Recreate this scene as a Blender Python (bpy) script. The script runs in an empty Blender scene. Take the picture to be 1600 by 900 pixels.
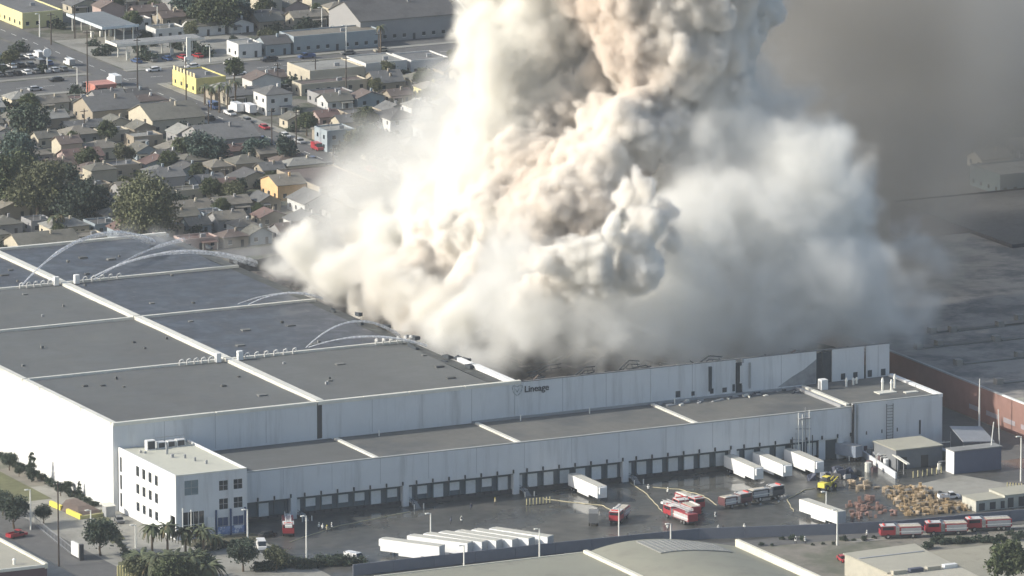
import bpy, bmesh, math, random
from math import radians, sin, cos, pi
from mathutils import Vector, Matrix, noise
random.seed(7)
scene = bpy.context.scene
# ---------------------------------------------------------------- camera
CAM = Vector((-799.344, -1852.670, 474.548))
FPX = 13512.74                       # focal length in pixels of a 1600 px wide frame
PITCH, YAW, ROLL = 0.20283911, 0.44944714, -0.00255774
_f = Vector((sin(YAW)*cos(PITCH), cos(YAW)*cos(PITCH), -sin(PITCH)))
_r = Vector((cos(YAW), -sin(YAW), 0)); _u = _r.cross(_f)
R2 = _r*cos(ROLL) + _u*sin(ROLL); U2 = -_r*sin(ROLL) + _u*cos(ROLL)
cd = bpy.data.cameras.new('camera'); cam = bpy.data.objects.new('camera', cd)
scene.collection.objects.link(cam)
cd.sensor_width = 36; cd.lens = FPX*36/1600; cd.clip_start = 10; cd.clip_end = 20000
m3 = Matrix((R2, U2, -_f)).transposed()
cam.matrix_world = Matrix.Translation(CAM) @ m3.to_4x4()
scene.camera = cam
# ---------------------------------------------------------------- light
SUN_DIR = Vector((1.8, -0.42, -1.0)).normalized()      # the way the light travels
world = bpy.data.worlds.new('World'); scene.world = world; world.use_nodes = True
wn = world.node_tree; wn.nodes.clear()
sky = wn.nodes.new('ShaderNodeTexSky'); sky.sky_type = 'NISHITA'; sky.sun_disc = False
sky.sun_elevation = math.asin(-SUN_DIR.z)
sky.sun_rotation = math.atan2(-SUN_DIR.x, -SUN_DIR.y)
sky.air_density = 1.0; sky.dust_density = 2.0; sky.ozone_density = 1.0
bg = wn.nodes.new('ShaderNodeBackground'); bg.inputs['Strength'].default_value = 0.15
wo = wn.nodes.new('ShaderNodeOutputWorld')
wn.links.new(sky.outputs[0], bg.inputs[0]); wn.links.new(bg.outputs[0], wo.inputs[0])
sd = bpy.data.lights.new('sun', 'SUN'); sd.energy = 4.6; sd.angle = radians(0.5); sd.color = (1.0, 0.945, 0.84)
sun = bpy.data.objects.new('sun', sd); scene.collection.objects.link(sun)
sun.rotation_euler = SUN_DIR.to_track_quat('-Z', 'Y').to_euler()
scene.view_settings.view_transform = 'Standard'; scene.view_settings.look = 'None'
scene.view_settings.exposure = 0.16; scene.view_settings.gamma = 1.0
scene.view_settings.use_curve_mapping = False
cy = scene.cycles
cy.use_adaptive_sampling = True; cy.adaptive_threshold = 0.04; cy.volume_bounces = 7; cy.max_bounces = 12; cy.diffuse_bounces = 2; cy.glossy_bounces = 2
cy.transparent_max_bounces = 8; cy.volume_step_rate = 1.0; cy.volume_max_steps = 512
cy.use_denoising = True; cy.caustics_reflective = False; cy.caustics_refractive = False

def at(a, b, z=0.0):                 # a place on the level z, read off the photograph once
    d = _f*FPX + R2*(a-800) - U2*(b-450)
    return CAM + d*((z-CAM.z)/d.z)
def px(x, y, z=0.0):
    q = Vector((x, y, z))-CAM; w = q.dot(_f); return 800+FPX*q.dot(R2)/w, 450-FPX*q.dot(U2)/w
def at_y(a, b, y):                   # the same on the upright plane Y = y
    d = _f*FPX + R2*(a-800) - U2*(b-450)
    return CAM + d*((y-CAM.y)/d.y)
class NT:
    def __init__(s, ng): s.ng = ng; s.n = ng.nodes; s.l = ng.links
    def put(s, sock, v):
        if v is None: return
        if isinstance(v, bpy.types.NodeSocket): s.l.new(v, sock)
        else: sock.default_value = v
    def math(s, op, a, b=None, c=None):
        n = s.n.new('ShaderNodeMath'); n.operation = op
        for i, v in enumerate((a, b, c)): s.put(n.inputs[i], v)
        return n.outputs[0]
    def vm(s, op, a, b=None, sc=None):
        n = s.n.new('ShaderNodeVectorMath'); n.operation = op
        s.put(n.inputs[0], a); s.put(n.inputs[1], b)
        if sc is not None: s.put(n.inputs['Scale'], sc)
        return n.outputs['Value' if op in ('LENGTH', 'DISTANCE', 'DOT_PRODUCT') else 'Vector']
    def noise(s, vec, scale, detail=2, rough=0.5, color=False):
        n = s.n.new('ShaderNodeTexNoise'); s.put(n.inputs['Vector'], vec)
        n.inputs['Scale'].default_value = scale; n.inputs['Detail'].default_value = detail
        n.inputs['Roughness'].default_value = rough
        return n.outputs['Color' if color else 'Fac']
    def vor(s, vec, scale, smooth=0.0):
        n = s.n.new('ShaderNodeTexVoronoi'); s.put(n.inputs['Vector'], vec)
        n.inputs['Scale'].default_value = scale
        if smooth: n.feature = 'SMOOTH_F1'; n.inputs['Smoothness'].default_value = smooth
        return n.outputs['Distance']
    def mr(s, v, a, b, c, d, smooth=False):
        n = s.n.new('ShaderNodeMapRange')
        if smooth: n.interpolation_type = 'SMOOTHSTEP'
        for i, x in enumerate((v, a, b, c, d)): s.put(n.inputs[i], x)
        return n.outputs[0]

# ================================================================ helpers
def setp(o, label=None, cat=None, group=None, kind=None):
    for k, v in (('label', label), ('category', cat), ('group', group), ('kind', kind)):
        if v: o[k] = v
    return o

_mats = {}
def M(name, col, rough=0.85, var=0.12, scale=0.6, metal=0.0, bump=0.0, stain=None, rvar=0.0, rand=0.0, streak=None, seam=None):
    """Procedural paint: base colour broken up by two sizes of world-space noise, optional dirt and relief."""
    if name in _mats: return _mats[name]
    m = bpy.data.materials.new(name); m.use_nodes = True; _mats[name] = m
    t = NT(m.node_tree); b = t.n['Principled BSDF']
    geo = t.n.new('ShaderNodeNewGeometry'); P = geo.outputs['Position']
    f = t.noise(P, scale, 4, 0.62); g = t.noise(P, scale*0.07, 3, 0.6)
    k = t.math('ADD', t.mr(f, 0.25, 0.75, -var, var), t.mr(g, 0.25, 0.75, -var*0.8, var*0.8))
    if rand:
        oi = t.n.new('ShaderNodeObjectInfo'); k = t.math('ADD', k, t.mr(oi.outputs['Random'], 0, 1, -rand, rand))
    if seam:      # lap seams of a membrane laid in strips: (axis, spacing, width, darkening)
        sx = t.n.new('ShaderNodeSeparateXYZ'); t.l.new(P, sx.inputs[0])
        fr = t.math('FRACT', t.math('DIVIDE', sx.outputs[seam[0]], seam[1])); k = t.math('SUBTRACT', k, t.math('MULTIPLY', t.math('LESS_THAN', fr, seam[2]/seam[1]), seam[3]))
    c = t.vm('SCALE', tuple(col), None, t.math('ADD', k, 1.0))
    if stain:
        mx = t.n.new('ShaderNodeMix'); mx.data_type = 'RGBA'
        t.l.new(t.mr(t.noise(t.vm('MULTIPLY', P, streak) if streak else P, stain[1], 5, 0.7), stain[2], stain[3], 0, 1), mx.inputs[0])
        t.l.new(c, mx.inputs[6]); mx.inputs[7].default_value = (*stain[0], 1); c = mx.outputs[2]
    t.l.new(c, b.inputs['Base Color'])
    b.inputs['Metallic'].default_value = metal
    if rvar: t.l.new(t.mr(t.noise(P, scale*0.12, 4, 0.6), 0.35, 0.65, max(0.03, rough-rvar), min(1, rough+rvar)), b.inputs['Roughness'])
    else: b.inputs['Roughness'].default_value = rough
    if bump:
        bn = t.n.new('ShaderNodeBump'); bn.inputs['Strength'].default_value = 0.6; bn.inputs['Distance'].default_value = bump
        t.l.new(f, bn.inputs['Height']); t.l.new(bn.outputs[0], b.inputs['Normal'])
    return m

class MB:
    def __init__(s): s.v = []; s.f = []
    def box(s, x0, y0, z0, x1, y1, z1):
        n = len(s.v)
        s.v += [(x, y, z) for z in (z0, z1) for y in (y0, y1) for x in (x0, x1)]
        s.f += [(n, n+2, n+3, n+1), (n+4, n+5, n+7, n+6), (n, n+1, n+5, n+4), (n+2, n+6, n+7, n+3), (n, n+4, n+6, n+2), (n+1, n+3, n+7, n+5)]
        return s
    def prism(s, pts, z0, z1):          # outline counter-clockwise, raised from z0 to z1 (numbers or per-point lists)
        n = len(s.v); k = len(pts)
        a = z0 if isinstance(z0, (list, tuple)) else [z0]*k; b = z1 if isinstance(z1, (list, tuple)) else [z1]*k
        s.v += [(p[0], p[1], a[i]) for i, p in enumerate(pts)] + [(p[0], p[1], b[i]) for i, p in enumerate(pts)]
        s.f.append(tuple(range(n+k-1, n-1, -1))); s.f.append(tuple(range(n+k, n+2*k)))
        for i in range(k):
            j = (i+1) % k; s.f.append((n+i, n+j, n+k+j, n+k+i))
        return s
    def face(s, *pts):
        n = len(s.v); s.v += [tuple(p) for p in pts]; s.f.append(tuple(range(n, n+len(pts)))); return s
    def tube(s, p, q, r0, r1=None, k=6, cap=True):
        r1 = r0 if r1 is None else r1
        p = Vector(p); q = Vector(q); d = (q-p).normalized()
        a = d.orthogonal().normalized(); b = d.cross(a); n = len(s.v)
        for c, r in ((p, r0), (q, r1)):
            for i in range(k):
                t = 2*pi*i/k; s.v.append(tuple(c + (a*cos(t) + b*sin(t))*r))
        for i in range(k):
            j = (i+1) % k; s.f.append((n+i, n+j, n+k+j, n+k+i))
        if cap: s.f.append(tuple(range(n+k-1, n-1, -1))); s.f.append(tuple(range(n+k, n+2*k)))
        return s
    def path(s, pts, rs, k=6):
        for i in range(len(pts)-1): s.tube(pts[i], pts[i+1], rs[i], rs[i+1], k, cap=False)
        return s
    def gable(s, x0, y0, x1, y1, z, h, over=0.4, th=0.16, axis='x'):   # a pitched roof with eaves and a real thickness
        x0 -= over; x1 += over; y0 -= over; y1 += over
        e = z - over*h/max(0.1, ((y1-y0) if axis == 'x' else (x1-x0))/2)
        if axis == 'x':
            m = (y0+y1)/2; top = [(x0, y0, e), (x1, y0, e), (x1, m, z+h), (x0, m, z+h), (x0, y1, e), (x1, y1, e)]
            F = [(0, 1, 2, 3), (3, 2, 5, 4)]; rim = [0, 1, 2, 5, 4, 3]
        else:
            m = (x0+x1)/2; top = [(x0, y0, e), (x0, y1, e), (m, y1, z+h), (m, y0, z+h), (x1, y0, e), (x1, y1, e)]
            F = [(3, 2, 1, 0), (4, 5, 2, 3)]; rim = [0, 3, 4, 5, 2, 1]
        n = len(s.v); s.v += [(a, b, c+th) for a, b, c in top] + [(a, b, c) for a, b, c in top]
        for f in F: s.f.append(tuple(n+i for i in f)); s.f.append(tuple(n+6+i for i in reversed(f)))
        for i in range(6):
            j = (i+1) % 6; s.f.append((n+6+rim[i], n+6+rim[j], n+rim[j], n+rim[i]))
        return s
    def hip(s, x0, y0, x1, y1, z, h, over=0.4, th=0.16):
        x0 -= over; x1 += over; y0 -= over; y1 += over; w = min(x1-x0, y1-y0)/2*0.95
        if x1-x0 > y1-y0: r = [(x0+w, (y0+y1)/2), (x1-w, (y0+y1)/2)]
        else: r = [((x0+x1)/2, y0+w), ((x0+x1)/2, y1-w)]
        n = len(s.v)
        s.v += [(x0, y0, z), (x1, y0, z), (x1, y1, z), (x0, y1, z), (*r[0], z+h), (*r[1], z+h), (x0, y0, z-th), (x1, y0, z-th), (x1, y1, z-th), (x0, y1, z-th)]
        F = [(0, 1, 5, 4), (1, 2, 5), (2, 3, 4, 5), (3, 0, 4)] if x1-x0 > y1-y0 else [(0, 1, 4), (1, 2, 5, 4), (2, 3, 5), (3, 0, 4, 5)]
        F += [(6, 7, 1, 0), (7, 8, 2, 1), (8, 9, 3, 2), (9, 6, 0, 3), (9, 8, 7, 6)]
        s.f += [tuple(n+i for i in f) for f in F]; return s
    def mesh(s, name, mat, smooth=False):
        me = bpy.data.meshes.new(name); me.from_pydata(s.v, [], s.f); me.materials.append(mat)
        if smooth: me.polygons.foreach_set('use_smooth', [True]*len(me.polygons))
        return me

def link(name, me, parent=None, loc=(0, 0, 0), rz=0.0):
    o = bpy.data.objects.new(name, me); scene.collection.objects.link(o)
    o.location = loc; o.rotation_euler = (0, 0, rz)
    if parent: o.parent = parent
    return o
def part(name, mb, mat, parent=None, loc=(0, 0, 0), rz=0.0, smooth=False):
    return link(name, mb.mesh(name, mat, smooth), parent, loc, rz)
def thing(name, label, cat, loc=(0, 0, 0), rz=0.0, group=None):
    return setp(link(name, None, None, loc, rz), label, cat, group)
KIDS = {}
def freeze(root):
    allc = {}
    for o in scene.collection.objects:
        if o.parent: allc.setdefault(o.parent.name, []).append(o)
    KIDS[root.name] = [(c, allc.get(c.name, [])) for c in allc.get(root.name, [])]
    return root
def dup(root, loc, rz=0.0, label=None, group=None, scale=None):
    r = root.copy(); scene.collection.objects.link(r); r.location = loc; r.rotation_euler = (0, 0, rz)
    if scale: r.scale = (scale,)*3 if not isinstance(scale, tuple) else scale
    if label: r['label'] = label
    if group: r['group'] = group
    for c, gs in KIDS.get(root.name, []):
        cc = c.copy(); scene.collection.objects.link(cc); cc.parent = r
        for g in gs:
            gg = g.copy(); scene.collection.objects.link(gg); gg.parent = cc
    return r
ORD = ['nearest', 'second', 'third', 'fourth', 'fifth', 'sixth', 'seventh', 'eighth', 'ninth', 'tenth', 'eleventh', 'twelfth', 'thirteenth', 'fourteenth', 'fifteenth', 'sixteenth', 'seventeenth', 'eighteenth', 'nineteenth', 'twentieth', 'twenty-first', 'twenty-second', 'twenty-third', 'twenty-fourth', 'twenty-fifth', 'twenty-sixth', 'twenty-seventh', 'twenty-eighth']
def head(u1, v1, u2, v2, z=0.0):
    p = at(u1, v1, z); q = at(u2, v2, z); d = q-p
    return (p+q)/2, math.atan2(d.y, d.x), d.length

# ---- paints
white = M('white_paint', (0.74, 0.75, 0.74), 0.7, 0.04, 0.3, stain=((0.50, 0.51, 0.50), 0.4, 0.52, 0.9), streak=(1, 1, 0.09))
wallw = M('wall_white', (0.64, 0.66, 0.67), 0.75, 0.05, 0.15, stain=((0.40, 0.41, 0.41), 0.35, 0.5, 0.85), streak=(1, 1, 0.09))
coping = M('coping_metal', (0.66, 0.65, 0.58), 0.5, 0.1, 0.4)
roofdk = M('roof_membrane', (0.114, 0.121, 0.119), 0.78, 0.07, 1.1, rvar=0.08, stain=((0.10, 0.103, 0.10), 0.03, 0.42, 0.68), seam=(1, 3.05, 0.3, 0.09))
roofwet = M('wet_roof_membrane', (0.062, 0.068, 0.079), 0.52, 0.12, 1.2, rvar=0.15, stain=((0.17, 0.175, 0.18), 1.1, 0.60, 0.72), streak=(1, 0.22, 1), seam=(1, 3.05, 0.35, 0.14))
asphalt = M('asphalt', (0.115, 0.115, 0.112), 0.9, 0.12, 0.5, stain=((0.08, 0.08, 0.08), 0.06, 0.5, 0.7))
wetasph = M('wet_asphalt', (0.068, 0.07, 0.066), 0.34, 0.25, 0.35, rvar=0.22, bump=0.006, stain=((0.11, 0.105, 0.095), 0.05, 0.50, 0.66))
concrete = M('concrete', (0.27, 0.265, 0.235), 0.9, 0.12, 0.4, stain=((0.18, 0.175, 0.15), 0.08, 0.5, 0.7))
darkm = M('dark_metal', (0.05, 0.052, 0.056), 0.6, 0.1)
black = M('black_rubber', (0.02, 0.02, 0.02), 0.8, 0.1)
glass = M('dark_glass', (0.025, 0.032, 0.04), 0.12, 0.05)
greym = M('grey_metal', (0.32, 0.33, 0.34), 0.55, 0.1)
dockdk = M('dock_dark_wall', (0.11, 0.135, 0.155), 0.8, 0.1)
doorm = M('dock_door_grey', (0.62, 0.64, 0.64), 0.7, 0.08, 1.0, rand=0.12)
red = M('fire_red', (0.36, 0.04, 0.05), 0.35, 0.06)
yellow = M('yellow_paint', (0.72, 0.62, 0.10), 0.7, 0.08)
dirt = M('dirt_ground', (0.20, 0.185, 0.155), 0.95, 0.18, 0.25, stain=((0.12, 0.125, 0.09), 0.04, 0.48, 0.6))
sand = M('sandy_ground', (0.30, 0.285, 0.225), 0.95, 0.08, 0.3, stain=((0.20, 0.19, 0.15), 0.12, 0.58, 0.75))
lawn = M('dry_lawn', (0.12, 0.125, 0.06), 0.95, 0.25, 0.5)
beige = M('beige_roof', (0.36, 0.35, 0.285), 0.85, 0.07, 0.3, stain=((0.25, 0.24, 0.20), 0.1, 0.55, 0.75))
greyroof = M('grey_roof', (0.24, 0.245, 0.24), 0.85, 0.1, 0.4, stain=((0.16, 0.16, 0.16), 0.1, 0.5, 0.7))
brickbrown = M('brown_wall', (0.27, 0.155, 0.13), 0.85, 0.12, 0.3)
maroon = M('maroon_wall', (0.13, 0.085, 0.09), 0.85, 0.1, 0.3)
wood = M('pole_wood', (0.07, 0.055, 0.045), 0.9, 0.1)
bark = M('bark', (0.11, 0.085, 0.06), 0.95, 0.2, 2.0)
mulch = M('mulch', (0.13, 0.10, 0.085), 0.95, 0.2, 1.0)
polew = M('white_pole', (0.78, 0.78, 0.72), 0.5, 0.03)
soot = M('soot', (0.05, 0.06, 0.07), 0.9, 0.25, 0.8)
bluem = M('blue_panel', (0.045, 0.075, 0.16), 0.6, 0.15, 0.5)
navy = M('navy_metal', (0.07, 0.08, 0.115), 0.7, 0.08)
skin = M('skin', (0.45, 0.28, 0.2), 0.6, 0.05)
turnout = M('turnout_coat', (0.42, 0.37, 0.24), 0.9, 0.1)
def leafmat(name, c, v=0.45): return M(name, c, 0.75, v, 0.7, rand=0.15)
leafA = leafmat('leaf_green', (0.065, 0.085, 0.035)); leafB = leafmat('leaf_dark', (0.04, 0.06, 0.04)); leafC = leafmat('leaf_olive', (0.10, 0.11, 0.055)); leafD = leafmat('leaf_blue_green', (0.05, 0.08, 0.065))
palmleaf = leafmat('palm_leaf', (0.075, 0.09, 0.045))

# ================================================================ SETTING
def sheet(name, x0, y0, x1, y1, z, mat):
    o = part(name, MB().face((x0, y0, z), (x1, y0, z), (x1, y1, z), (x0, y1, z)), mat); o['kind'] = 'structure'; return o
def poly(name, pts, z, mat):
    o = part(name, MB().face(*[(p[0], p[1], z) for p in pts]), mat); o['kind'] = 'structure'; return o
sheet('ground', -3000, -2600, 4200, 4600, -0.02, dirt)
sheet('town_yards', -200, 240, 600, 1200, 0.002, M('yard_soil', (0.155, 0.145, 0.125), 0.95, 0.25, 0.35, stain=((0.07, 0.08, 0.05), 0.10, 0.47, 0.56)))
sheet('east_shade_ground', 320, -100, 1500, 1600, 0.006, asphalt)  # dark sheet: the smoke's shadow on this ground is put into its colour
poly('yard_ground', [(2, -61), (230, -88), (236, -20), (232, 30), (2, 30)], 0.0, wetasph)
sheet('forecourt', -60, -58, 19.5, 60, 0.006, concrete)
poly('front_street', [(-120, -58), (19, -66), (145, -78), (420, -105), (420, -94), (145, -70), (19, -61.5), (-120, -50)], 0.012, asphalt)
sheet('lawn', -60, 46, -8, 200, 0.012, lawn)
poly('planting_bed', [at(140, 800)[:2], at(175, 850)[:2], at(196, 842)[:2], at(160, 796)[:2]], 0.03, lawn)
poly('planting_bed', [(1.5, -16), (21, -17), (21, -9), (1.5, -9)], 0.03, M('bed_soil', (0.10, 0.095, 0.06), .95, .3, .8))
poly('planting_bed', [at(185, 878)[:2], at(180, 930)[:2], at(350, 930)[:2], at(335, 878)[:2]], 0.03, lawn)
sheet('access_road', -34, -58, -22, 300, 0.018, asphalt)
sheet('sandy_lot', 149, -190, 330, -98, 0.012, sand)
poly('pavement', [(145, -82), (420, -109), (420, -106), (145, -79)], 0.05, concrete)
sheet('east_yard', 213.5, -20, 236, 238, 0.012, asphalt)
sheet('avenue', 229.5, 238, 241, 1500, 0.01, asphalt)
sheet('cross_street', -400, 556, 1200, 578, 0.016, asphalt)
sheet('back_street', -400, 298, 1200, 308, 0.016, asphalt)
sheet('far_street', -400, 700, 1200, 712, 0.016, asphalt)
for n_, (a, b, c, d) in {'pavement': (226.5, 312, 229.5, 555), 'pavement_': (241, 312, 244, 555), 'pavement__': (241.2, 579, 400, 582), 'pavement___': (60, 579, 229, 582), 'pavement____': (60, 552.5, 226, 555.5), 'pavement_____': (244.5, 552.5, 400, 555.5)}.items():
    o = part('pavement', MB().box(a, b, 0, c, d, 0.13), concrete); o['kind'] = 'structure'
sheet('petrol_forecourt', 242, 583, 300, 640, 0.02, concrete)
sheet('car_lot', 150, 583, 228, 660, 0.02, asphalt)
mk = MB()
for i in range(40):
    mk.box(235.1, 312+i*9, 0.014, 235.3, 316+i*9, 0.022)
for i in range(60): mk.box(100+i*9, 566.9, 0.02, 104+i*9, 567.1, 0.028)
o = part('road_marking', mk, polew); o['kind'] = 'structure'

# ================================================================ WAREHOUSE
H, HA, D, W, L = 21.8, 12.9, 26.65, 212.8, 238.4
XR = 55.4          # the ridge
wh = thing('warehouse', 'huge white cold storage warehouse with dark roof bays, its right half burning', 'warehouse')
for x0, x1 in ((0.0, 54.2), (55.6, 107.8), (107.9, 145.3), (145.4, 169.2), (171.2, 192.0), (196.5, 205.6), (206.2, W)):
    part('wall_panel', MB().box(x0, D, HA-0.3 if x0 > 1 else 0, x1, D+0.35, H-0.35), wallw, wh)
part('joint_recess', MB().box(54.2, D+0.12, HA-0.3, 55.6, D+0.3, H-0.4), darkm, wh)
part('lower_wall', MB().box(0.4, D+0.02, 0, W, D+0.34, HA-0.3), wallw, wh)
for y0, y1 in ((D+0.36, 85.2), (85.3, 138), (138.1, 190), (190.1, L)):
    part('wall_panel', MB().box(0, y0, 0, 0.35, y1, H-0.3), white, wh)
part('rear_wall', MB().box(0.36, L-0.35, 0, 107, L, H-0.4), wallw, wh)
sootw = M('sooty_wall', (0.16, 0.16, 0.16), 0.9, 0.35, 0.3, stain=((0.05, 0.05, 0.05), 0.12, 0.4, 0.6))
for k in range(12): part('burnt_wall_panel', MB().prism([(107+k*8.8, L-0.35), (107+k*8.8+8.7, L-0.35), (107+k*8.8+8.7, L), (107+k*8.8, L)], 0, [random.uniform(9, 17), random.uniform(9, 17)]*1+[12, 12]), sootw, wh)
for k in range(14): part('burnt_wall_panel', MB().prism([(W-0.35, D+0.4+k*15), (W, D+0.4+k*15), (W, D+0.4+k*15+14.8), (W-0.35, D+0.4+k*15+14.8)], 0, [H-0.5 if k == 0 else 15, H-0.5 if k == 0 else 15, random.uniform(11, 16), random.uniform(11, 16)]), sootw, wh)
part('end_post', MB().box(W-0.35, D+0.36, HA, W+0.02, D+1.2, H-0.4), wallw, wh)
YS = [D+0.9, 82.6, 83.6, 139.6, 140.6, 188.6, 189.6, L-0.8]
XS = [1.0, XR-1.0, XR+1.0, 102.8]
def deck(x0, y0, x1, y1, mat, mid):
    mb = MB(); nx, ny = 10, 10
    for j in range(ny+1):
        for i in range(nx+1):
            x = x0+(x1-x0)*i/nx; y = y0+(y1-y0)*j/ny
            z = H-0.55 + 0.22*noise.noise(Vector((x*0.05, y*0.05, 1.3)))
            mb.v.append((x, y, z))
    for j in range(ny):
        for i in range(nx):
            a = j*(nx+1)+i; mb.f.append((a, a+1, a+nx+2, a+nx+1))
    o = part('roof_bay', mb, mat, wh, smooth=True); return o
for i in range(2):
    for j in range(4):
        deck(XS[2*i], YS[2*j], XS[2*i+1], YS[2*j+1], roofwet if (i == 1 and j > 0) or j == 3 else roofdk, i)
# slumped strip along the burnt edge
mb = MB(); rows = []
for k in range(60):
    y = D+0.9+(L-D-2)*k/59; w1 = 2.0+2.2*noise.noise(Vector((y*0.05, 3, 0)))+0.9*noise.noise(Vector((y*0.4, 9, 0)))
    if y < 62: w1 *= 0.4
    rows.append([(102.8, y, H-0.55), (106.6+w1*0.4, y, H-0.75-0.25*w1), (109.2+w1*1.3, y, H-2.2-0.8*abs(w1)), (110.8+w1*1.7, y, 13.0)])
for r in rows: mb.v += r
for k in range(59):
    for i in range(3): mb.f.append((k*4+i, k*4+i+1, k*4+5+i, k*4+4+i))
part('slumped_roof_edge', mb, M('scorched_roof', (0.060, 0.066, 0.064), 0.8, 0.3, 0.5, stain=((0.12, 0.125, 0.115), 0.25, 0.5, 0.65)), wh)
for k in range(16):
    y = D+random.uniform(20, 190); x = random.uniform(103, 109); l = random.uniform(1.5, 5)
    part('curled_sheet', MB().prism([(x, y), (x+random.uniform(.6, 1.8), y+.3), (x+random.uniform(.4, 1.5), y+l), (x-.3, y+l*.9)], H-0.7, [H-0.45+random.uniform(0, .9) for _ in range(4)]), soot, wh)
# caps and ridges
def cap(x0, y0, x1, y1, z0=H-0.75, z1=H+0.1, mat=coping, nm='parapet_cap'): return part(nm, MB().box(x0, y0, z0, x1, y1, z1), mat, wh)
for x0, x1 in ((0.1, 27), (27.4, 54.2), (54.5, 66.5), (66.8, 79), (79.3, 94), (94.3, 109.6)): cap(x0, D-0.12, x1, D+1.0)
part('parapet_cap', MB().box(110, D-0.06, H-0.36, W, D+0.5, H-0.16), M('sooty_cap', (0.17, 0.175, 0.18), 0.8, 0.3), wh)
for y0, y1 in ((D+1.0, 46), (46.3, 59), (59.3, 72), (72.3, 82.8), (83.4, 110), (110.4, 139), (139.4, 189), (189.4, L)): cap(-0.15, y0, 1.3, y1)
cap(1.3, L-1.0, 106, L+0.1, mat=coping)
cap(106.9, D+1.0, 108.6, 49, mat=white); cap(107.0, 50, 108.1, 58, mat=white)
for y0, y1 in ((D+1.0, 82.8), (83.4, 139.8), (140.4, 188.8), (189.4, L-1)):
    part('ridge_cap', MB().prism([(XR-1.0, y0), (XR+1.0, y0), (XR+1.0, y1), (XR-1.0, y1)], H-0.6, H+0.25), coping, wh)
for yc in (83.1, 140.1, 189.1):
    for x0, x1 in ((1.4, XR-1.05), (XR+1.05, 105.5)):
        part('ridge_cap', MB().box(x0, yc-0.45, H-0.6, x1, yc+0.45, H+0.08), coping, wh)
# vent stubs on the cross ridges
vent = MB().tube((0, 0, 0), (0, 0, 1.5), 0.22).tube((0, 0, 1.5), (0.75, -0.35, 1.9), 0.26).tube((0.75, -0.35, 1.9), (1.0, -0.5, 1.2), 0.3).mesh('roof_vent', M('vent_metal', (0.6, 0.6, 0.58), 0.4, 0.1))
for y, xs in ((83.1, [42, 44, 46, 48, 50, 60, 62.6, 65.2, 67.8, 70.4, 73]), (189.1, [43, 45, 47, 49, 51, 61, 63.4, 65.8, 68.2, 70.6])):
    for x in xs: link('roof_vent', vent, wh, (x, y-0.8, H-0.4), 0.2).scale = (.8,)*3
for y, xs in ((83.1, [51.6, 57.6]), (189.1, [52.4, 58.2])):
    for x in xs: part('vent_housing', MB().box(x, y-1.8, H-0.4, x+1.3, y-0.6, H+1.9), white, wh)
for x in (96, 98, 100, 102, 104, 105.5): link('roof_vent', vent, wh, (x, 82.6, H-0.5), -1.2)
for x in [13.5, 27, 40.5, 69, 82.5, 96, 121, 133, 157, 182, 209.5]: part('panel_joint', MB().box(x, D-0.012, HA+0.02 if x > 20 else 16.2, x+0.12, D-0.003, H-0.4), M('joint_grey', (0.36, 0.37, 0.38), 0.8), wh)
for y in [44, 62, 101, 120, 156, 173, 207, 223]: part('panel_joint', MB().box(-0.012, y, 0, -0.003, y+0.1, H-0.5), M('joint_grey', (0.36, 0.37, 0.38)), wh)
# holes and scorch marks low on the standing right part of the front wall
for x, w, h in ((152.4, 1.3, 1.6), (156.8, 0.9, 1.1), (162, 1.0, 1.3), (165.5, 1.2, 1.2), (168.3, 0.7, 1.8), (199, 1.2, 1.6), (202.5, 1.2, 1.6), (206.6, 1.2, 1.7), (210.4, 1.3, 1.7)):
    part('scorched_opening', MB().box(x, D-0.05, HA+0.5, x+w, D-0.004, HA+0.5+h), soot, wh)
part('buckled_sheet', MB().prism([(161.6, D-0.5), (162.3, D-0.5), (162.3, D-0.02), (161.6, D-0.02)], HA+1.2, H-1.4), soot, wh)
part('burnt_gap_backing', MB().box(169.2, D+0.3, HA, 171.2, D+0.5, H-1.2).box(192, D+0.3, HA, 196.5, D+0.5, H-1.0), soot, wh)
for i in range(9):
    x = random.choice([169.4, 170.1, 170.8, 173, 175, 192.4, 193.5, 194.6, 195.8]) + random.uniform(-.2, .2)
    part('hanging_cladding', MB().prism([(x, D-0.35), (x+0.55, D-0.3), (x+0.5, D-0.1), (x, D-0.15)], HA+random.uniform(0.3, 3), H-random.uniform(0.3, 2.5)), random.choice([soot, wallw, greym]), wh)
part('scorch_mark', MB().face((181, D-0.02, HA+0.3), (192, D-0.02, HA+0.3), (192, D-0.02, H-2.4), (188.5, D-0.02, HA+4.2), (185, D-0.02, HA+2.6)), M('scorch', (0.30, 0.31, 0.32), 0.9, 0.3, 0.4), wh)
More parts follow.
